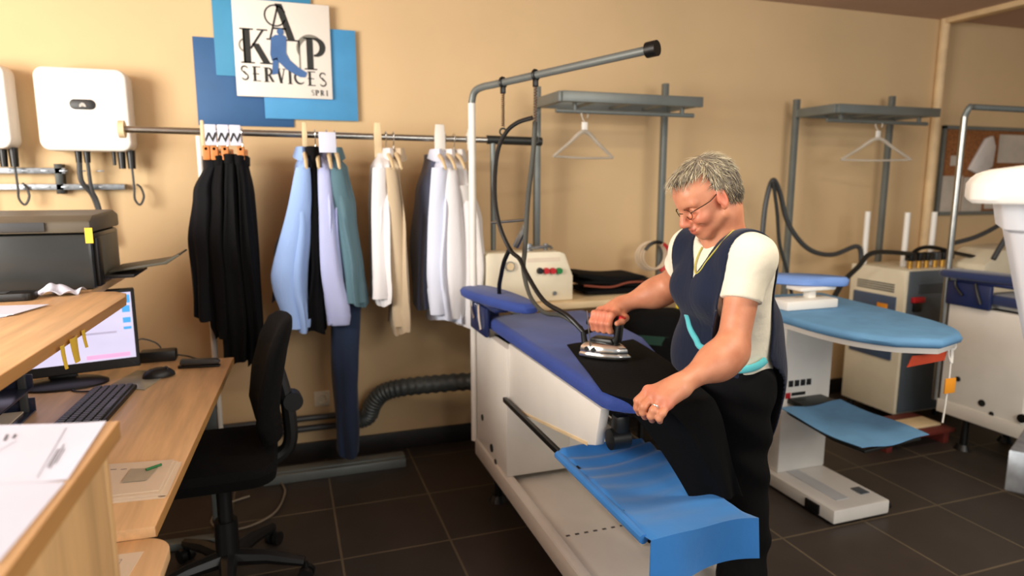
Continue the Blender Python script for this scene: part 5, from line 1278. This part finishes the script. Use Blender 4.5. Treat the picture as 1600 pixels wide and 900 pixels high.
# tabard: front and back panel joined over the shoulders, open at the sides
TB = SDF(); torso(TB, .003); arms_upper(TB, .006); TB.ell((1.275, 1.60, .86), (.098, .135, .30), None, .06); TB.ell((1.158, 1.622, .95), (.064, .100, .11), None, .05)
def tab_dist(X): return TB.ev(X)-.0135+TWR(X)
def tab_post(X, d):
    x, y, z = X.T
    d = d+TWR(X)
    inner = d+.0055
    d = np.maximum(d, -inner*1.0)
    yc = 1.595-np.clip((z-.9)/.35, 0, 1)*.045; s = np.abs(y-yc)
    w_ = np.where(z > 1.16, .112+.0*z, .112+np.clip((1.16-z)/.10, 0, 1)*.06)   # half width of the panels
    # armholes
    ah = .130-0*z
    d = np.where(z > 1.12, smax(d, s-ah, .004), d)
    d = smax(d, s-.146, .004)
    # open side: gap between the front and back panel
    xf, xb = 1.150+.02*np.clip((1.15-z)/.2, 0, 1), 1.252+.0*z
    gap = np.maximum(np.maximum(xf-x, x-xb), .085-s)
    d = np.where(z <= 1.20, smax(d, -gap, .004), d)
    # neckline: deep V at the front, shallow behind
    vz = 1.185; wv = np.clip((z-vz)/.135, 0, 1.2)*.072
    d = np.where(x < 1.175, smax(d, np.minimum(wv-np.abs(y-1.545), 9), .004), d)
    nk = np.linalg.norm((X-A3(NB+V(.0, 0, .04)))/np.array([.086, .078, .060]), axis=1)-1
    d = smax(d, -nk*.06, .004)
    hem = np.where(x < 1.21, .895, .660+3.*np.clip(s-.04, 0, 1)**2*8)
    return smax(d, hem-z+wr(X, .006, (20, 25, 0)), .004)
NAVY = cloth('navy_tabard', (27, 35, 56), .06, .15)
TAB = surf(TB, .0035, post=tab_post, off=.0135, name='tabard', m=NAVY, parent=PER)

# cyan edging and yellow neck edging laid on the tabard surface
def hit(u, v, f, d0=1.4, d1=2.3):
    r = A3(ray(u, v)); o = np.array([0, 0, CH]); t = d0
    for _ in range(200):
        e = float(f((o+r*t)[None])[0])
        if e < .0004: return V(*(o+r*t))
        t += max(.0006, e*.7)
        if t > d1: return None
    return V(*(o+r*t))
def strip(pts, name, m, w, th, f=None):
    """flat band following the points, lying on the surface f"""
    pts = [p for p in pts if p is not None]; pts = spline(pts, 6)
    def ng(p): return V(*(f(A3(p)+np.eye(3)*.003)-f(A3(p)-np.eye(3)*.003))).normalized()
    for _ in range(4): pts = [p-ng(p)*float(f(A3(p)[None])[0]) for p in pts]

    rings = []
    for i, p in enumerate(pts):
        t = (pts[min(i+1, len(pts)-1)]-pts[max(i-1, 0)]).normalized()
        g = np.array([[1, 0, 0], [0, 1, 0], [0, 0, 1]])*.003
        n = V(*(f(A3(p)+g)-f(A3(p)-g))).normalized(); s_ = t.cross(n).normalized()
        rings.append([p+s_*w+n*th*.3, p+s_*w*.5+n*th, p-s_*w*.5+n*th, p-s_*w+n*th*.3, p-s_*w-n*th, p+s_*w-n*th])
    return MB().loft(rings).build(name, m, PER, ang=60)
CY = cloth('cyan_trim', (96, 204, 214), .03)
pts = [hit(u, v, tab_dist) for u, v in ((1072, 492), (1077, 510), (1087, 529), (1101, 545), (1118, 560), (1138, 573))]
strip(pts, 'cyan_edging', CY, .0095, .005, tab_dist)['label'] = 'cyan edging across the tabard front'
side_d = lambda X: TT.ev(X)-.017
pts = [hit(u, v, side_d) for u, v in ((1138, 575), (1155, 578), (1172, 576), (1186, 571), (1197, 563))]
strip(pts, 'cyan_edging', CY, .010, .0045, side_d)['label'] = 'cyan side tie of the tabard'
tee_d = lambda X: TE.ev(X)-.009
vl = []
for u, v in ((1150, 357), (1140, 366), (1122, 386), (1105, 407), (1094, 423), (1087, 427), (1086, 414), (1091, 398), (1097, 386)):
    vl.append(hit(u, v, lambda X: np.minimum(TE.ev(X)-.008+TWR(X), 9)-.0015 if v < 0 else TE.ev(X)-.0125+TWR(X), 1.5, 2.1))
vl = [p for p in vl if p is not None]
if len(vl) > 3: MB().tube(vl, .0022, 8, 6).build('neck_cord', mat('yellow_cord', (196, 186, 84), .7), PER)

# ---- glasses
G_ = MB()
for q in (1, -1):
    c = hd(.099, q*.031, -.008)
    pts = [c+(HL*(.022*math.cos(a))+HU*(.0145*math.sin(a)))-HF*(.004*abs(math.cos(a))) for a in [2*PI*k/24 for k in range(25)]]
    G_.tube(pts, .0011, 6)
    G_.tube([hd(.095, q*.054, -.004), hd(.086, q*.066, .0), hd(.03, q*.0755, .002), hd(-.008, q*.0765, .012), hd(-.024, q*.077, -.002)], .0013, 6, 4)
G_.tube([hd(.103, .010, -.004), hd(.110, 0, .0), hd(.103, -.010, -.004)], .0012, 6, 4)
GL = G_.build('glasses', mat('glasses_wire', (58, 48, 42), .35, metal=.7), PER)

# ---- brows
for q in (1, -1):
    MB().tube([hd(.0965, q*.014, .017), hd(.0905, q*.034, .024), hd(.0775, q*.053, .017)], [.0018, .0024, .0012], 6, 5).build('eyebrow', mat('brow_hair', (150, 120, 92), .9), PER)

# ---- ring
p0, p1 = kp[2], P(*pl_[2][:2], d=pl_[2][2]); q = p0.lerp(p1, .72)
MB().torus(q, .0112, .0019, (p1-p0).normalized(), 24, 8).build('finger_ring', 'chrome', PER)

# ---- hair: cropped cap plus combed tufts
HA = SDF(); HA.ell(hd(-.014, 0, .036), (.099, .0785, .087), HR, .02); HA.ell(hd(-.060, 0, -.015), (.048, .060, .060), HR, .03); HA.ell(hd(.045, 0, .072), (.05, .056, .034), HR, .03)
HA.pr = [(q[0], q[1], q[2], q[3]*HS, q[4], q[5]*HS, q[6]) for q in HA.pr]
def hair_lim(x, y, z):
    # scalp limit in the head frame: positive where there is no hair
    front = x-(.080-.0*z)
    face = np.maximum(x-.006-np.clip((z-.012)/.055, 0, 1)*.085, -(z-.085))
    low = -(z+.058)+np.clip((x+.05)/.06, 0, 1)*.058
    ear = .026-np.sqrt(((x+.006)/1.0)**2+((z+.014)/1.25)**2)
    return np.maximum(np.maximum(np.minimum(face, x+.0), low), np.where(np.abs(y) > .04, ear, -9))
def hair_post(X, d):
    Y = (X-A3(HC))@HR.T/HS; x, y, z = Y.T
    d = d+.0014*np.sin(130*y+30*x)*np.sin(90*z+60*x)
    d = np.maximum(d, -(d+.016)) if False else d
    return smax(d, hair_lim(x, y, z), .006)
def hair_mat():
    m = bpy.data.materials.new('grey_hair'); m.use_nodes = True
    nt = m.node_tree; N = nt.nodes; Lk = nt.links; b = N['Principled BSDF']
    at = N.new('ShaderNodeAttribute'); at.attribute_name = 'tone'
    r = N.new('ShaderNodeValToRGB'); el = r.color_ramp.elements
    el[0].color = lin((74, 66, 60)); el[1].color = lin((246, 234, 200)); e = el.new(.4); e.color = lin((138, 128, 112)); e = el.new(.7); e.color = lin((188, 174, 144))
    Lk.new(at.outputs['Fac'], r.inputs['Fac']); Lk.new(r.outputs['Color'], b.inputs['Base Color']); b.inputs['Roughness'].default_value = .5
    return m
HM = hair_mat()
HCAP = surf(HA, .0028, post=hair_post, off=0, name='hair', m=HM, parent=PER)
def set_tone(o, vals):
    a = o.data.attributes.new('tone', 'FLOAT', 'POINT'); a.data.foreach_set('value', np.array(vals, np.float32))
set_tone(HCAP, [.28]*len(HCAP.data.vertices))
rnd = random.Random(4); tv = []; tf = []; tt = []
n_t = 0
while n_t < 2600:
    a = rnd.uniform(-1, 1); b = rnd.uniform(0, 2*PI); c_ = math.sqrt(1-a*a)
    dirv = np.array([c_*math.cos(b), c_*math.sin(b), a])
    # surface point of the hair cap along dirv
    t = .04
    o_ = A3(hd(-.02, 0, .02)); wdir = HR.T@dirv
    lo_, hi_ = .02, .2
    for _ in range(18):
        md = (lo_+hi_)/2
        if HA.ev((o_+wdir*md)[None])[0] < 0: lo_ = md
        else: hi_ = md
    pw_ = o_+wdir*lo_; loc = HR@(pw_-A3(HC))/HS
    lim = float(hair_lim(np.array([loc[0]]), np.array([loc[1]]), np.array([loc[2]]))[0])
    if lim > -.003: continue
    n_t += 1
    eps = .002; gr = np.array([HA.ev((pw_+np.eye(3)[i]*eps)[None])[0]-HA.ev((pw_-np.eye(3)[i]*eps)[None])[0] for i in range(3)]); nrm = HR@(gr/np.linalg.norm(gr))
    crown = np.array([-.062, .0, .105])
    fl = loc-crown; fl[0] *= 1.0
    if loc[0] > -.01 and loc[2] > .03: fl = np.array([.9, .55*math.copysign(1, loc[1])*min(1, abs(loc[1])/.05)+.25, -.2])     # combed forward and across
    elif loc[0] > -.03: fl = np.array([.25, 0, -1.])
    else: fl = np.array([-.05, 0, -1.])
    fl = fl+np.array([rnd.gauss(0, .22) for _ in range(3)]); fl = fl-nrm*fl.dot(nrm); fl /= np.linalg.norm(fl)+1e-9
    L_ = rnd.uniform(.018, .040)*(1.15 if loc[2] > .06 else .8); w_ = rnd.uniform(.0009, .0019)
    lift = rnd.uniform(.15, .42)
    side = np.cross(nrm, fl); tone = min(1, max(0, rnd.gauss(.58 if loc[0] > -.05 or loc[2] > .06 else .34, .26)))
    base = len(tv)
    for k in range(4):
        s_ = k/3; c0 = loc-nrm*.0015+fl*L_*s_+nrm*(lift*L_*(s_-.55*s_*s_)); ww = w_*(1-.8*s_)
        for qq in (side*ww, nrm*ww*.7, -side*ww): tv.append(A3(HC)+HS*(HR.T@(c0+qq))-A3(PO)); tt.append(tone*(.8+.3*s_))
        if k:
            i0 = base+3*(k-1); i1 = base+3*k
            for u in range(3): w2 = (u+1) % 3; tf.append((i0+u, i0+w2, i1+w2, i1+u))
    tf.append((base, base+2, base+1)); tf.append((base+9, base+10, base+11))
me = bpy.data.meshes.new('hair_tufts'); me.from_pydata([tuple(v) for v in tv], [], tf); me.materials.append(HM)
for p in me.polygons: p.use_smooth = True
HT = bpy.data.objects.new('hair_tufts', me); C.objects.link(HT); HT.parent = PER; ORG[HT.name] = PO; HT['kind'] = 'stuff'
set_tone(HT, tt)
# ================================================================== light, world, camera
sc = bpy.context.scene
w = bpy.data.worlds.new('room_light'); sc.world = w; w.use_nodes = True
w.node_tree.nodes['Background'].inputs[0].default_value = (.80, .90, 1.0, 1); w.node_tree.nodes['Background'].inputs[1].default_value = .34
def area(name, loc, target, sx, sy, power, rgb):
    l = bpy.data.lights.new(name, 'AREA'); l.shape = 'RECTANGLE'; l.size = sx; l.size_y = sy; l.energy = power; l.color = rgb
    o = bpy.data.objects.new(name, l); C.objects.link(o); o.location = loc
    o.rotation_euler = (V(target)-V(loc)).to_track_quat('-Z', 'Y').to_euler(); return o
area('left_window_light', (-2.5, .9, 1.75), (.6, 3.0, 1.2), 1.6, 1.3, 150, (1, .955, .88))
area('rear_window_light', (1.6, -1.4, 2.0), (1.2, 2.2, .9), 2.2, 1.2, 60, (1, .95, .88))
area('assumed_ceiling_light', (1.9, .9, 2.48), (1.9, .9, 0), 1.2, .3, 26, (1, .88, .70))  # added warm overhead light; a ceiling source is assumed, no fixture in view
cam = bpy.data.cameras.new('camera'); co = bpy.data.objects.new('camera', cam); C.objects.link(co)
cam.sensor_width = 36; cam.lens = FPX/1600*36; cam.clip_start = .02
co.matrix_world = Matrix((RT.to_4d(), UP.to_4d(), (-FW).to_4d(), V(0, 0, 0, 1))).transposed()
co.location = (0, 0, CH)
cam.dof.use_dof = True; cam.dof.focus_distance = 1.66; cam.dof.aperture_fstop = 2.3
sc.camera = co
sc.view_settings.view_transform = 'Standard'; sc.view_settings.look = 'None'; sc.view_settings.gamma = 1; sc.view_settings.use_curve_mapping = False
sc.view_settings.exposure = .12
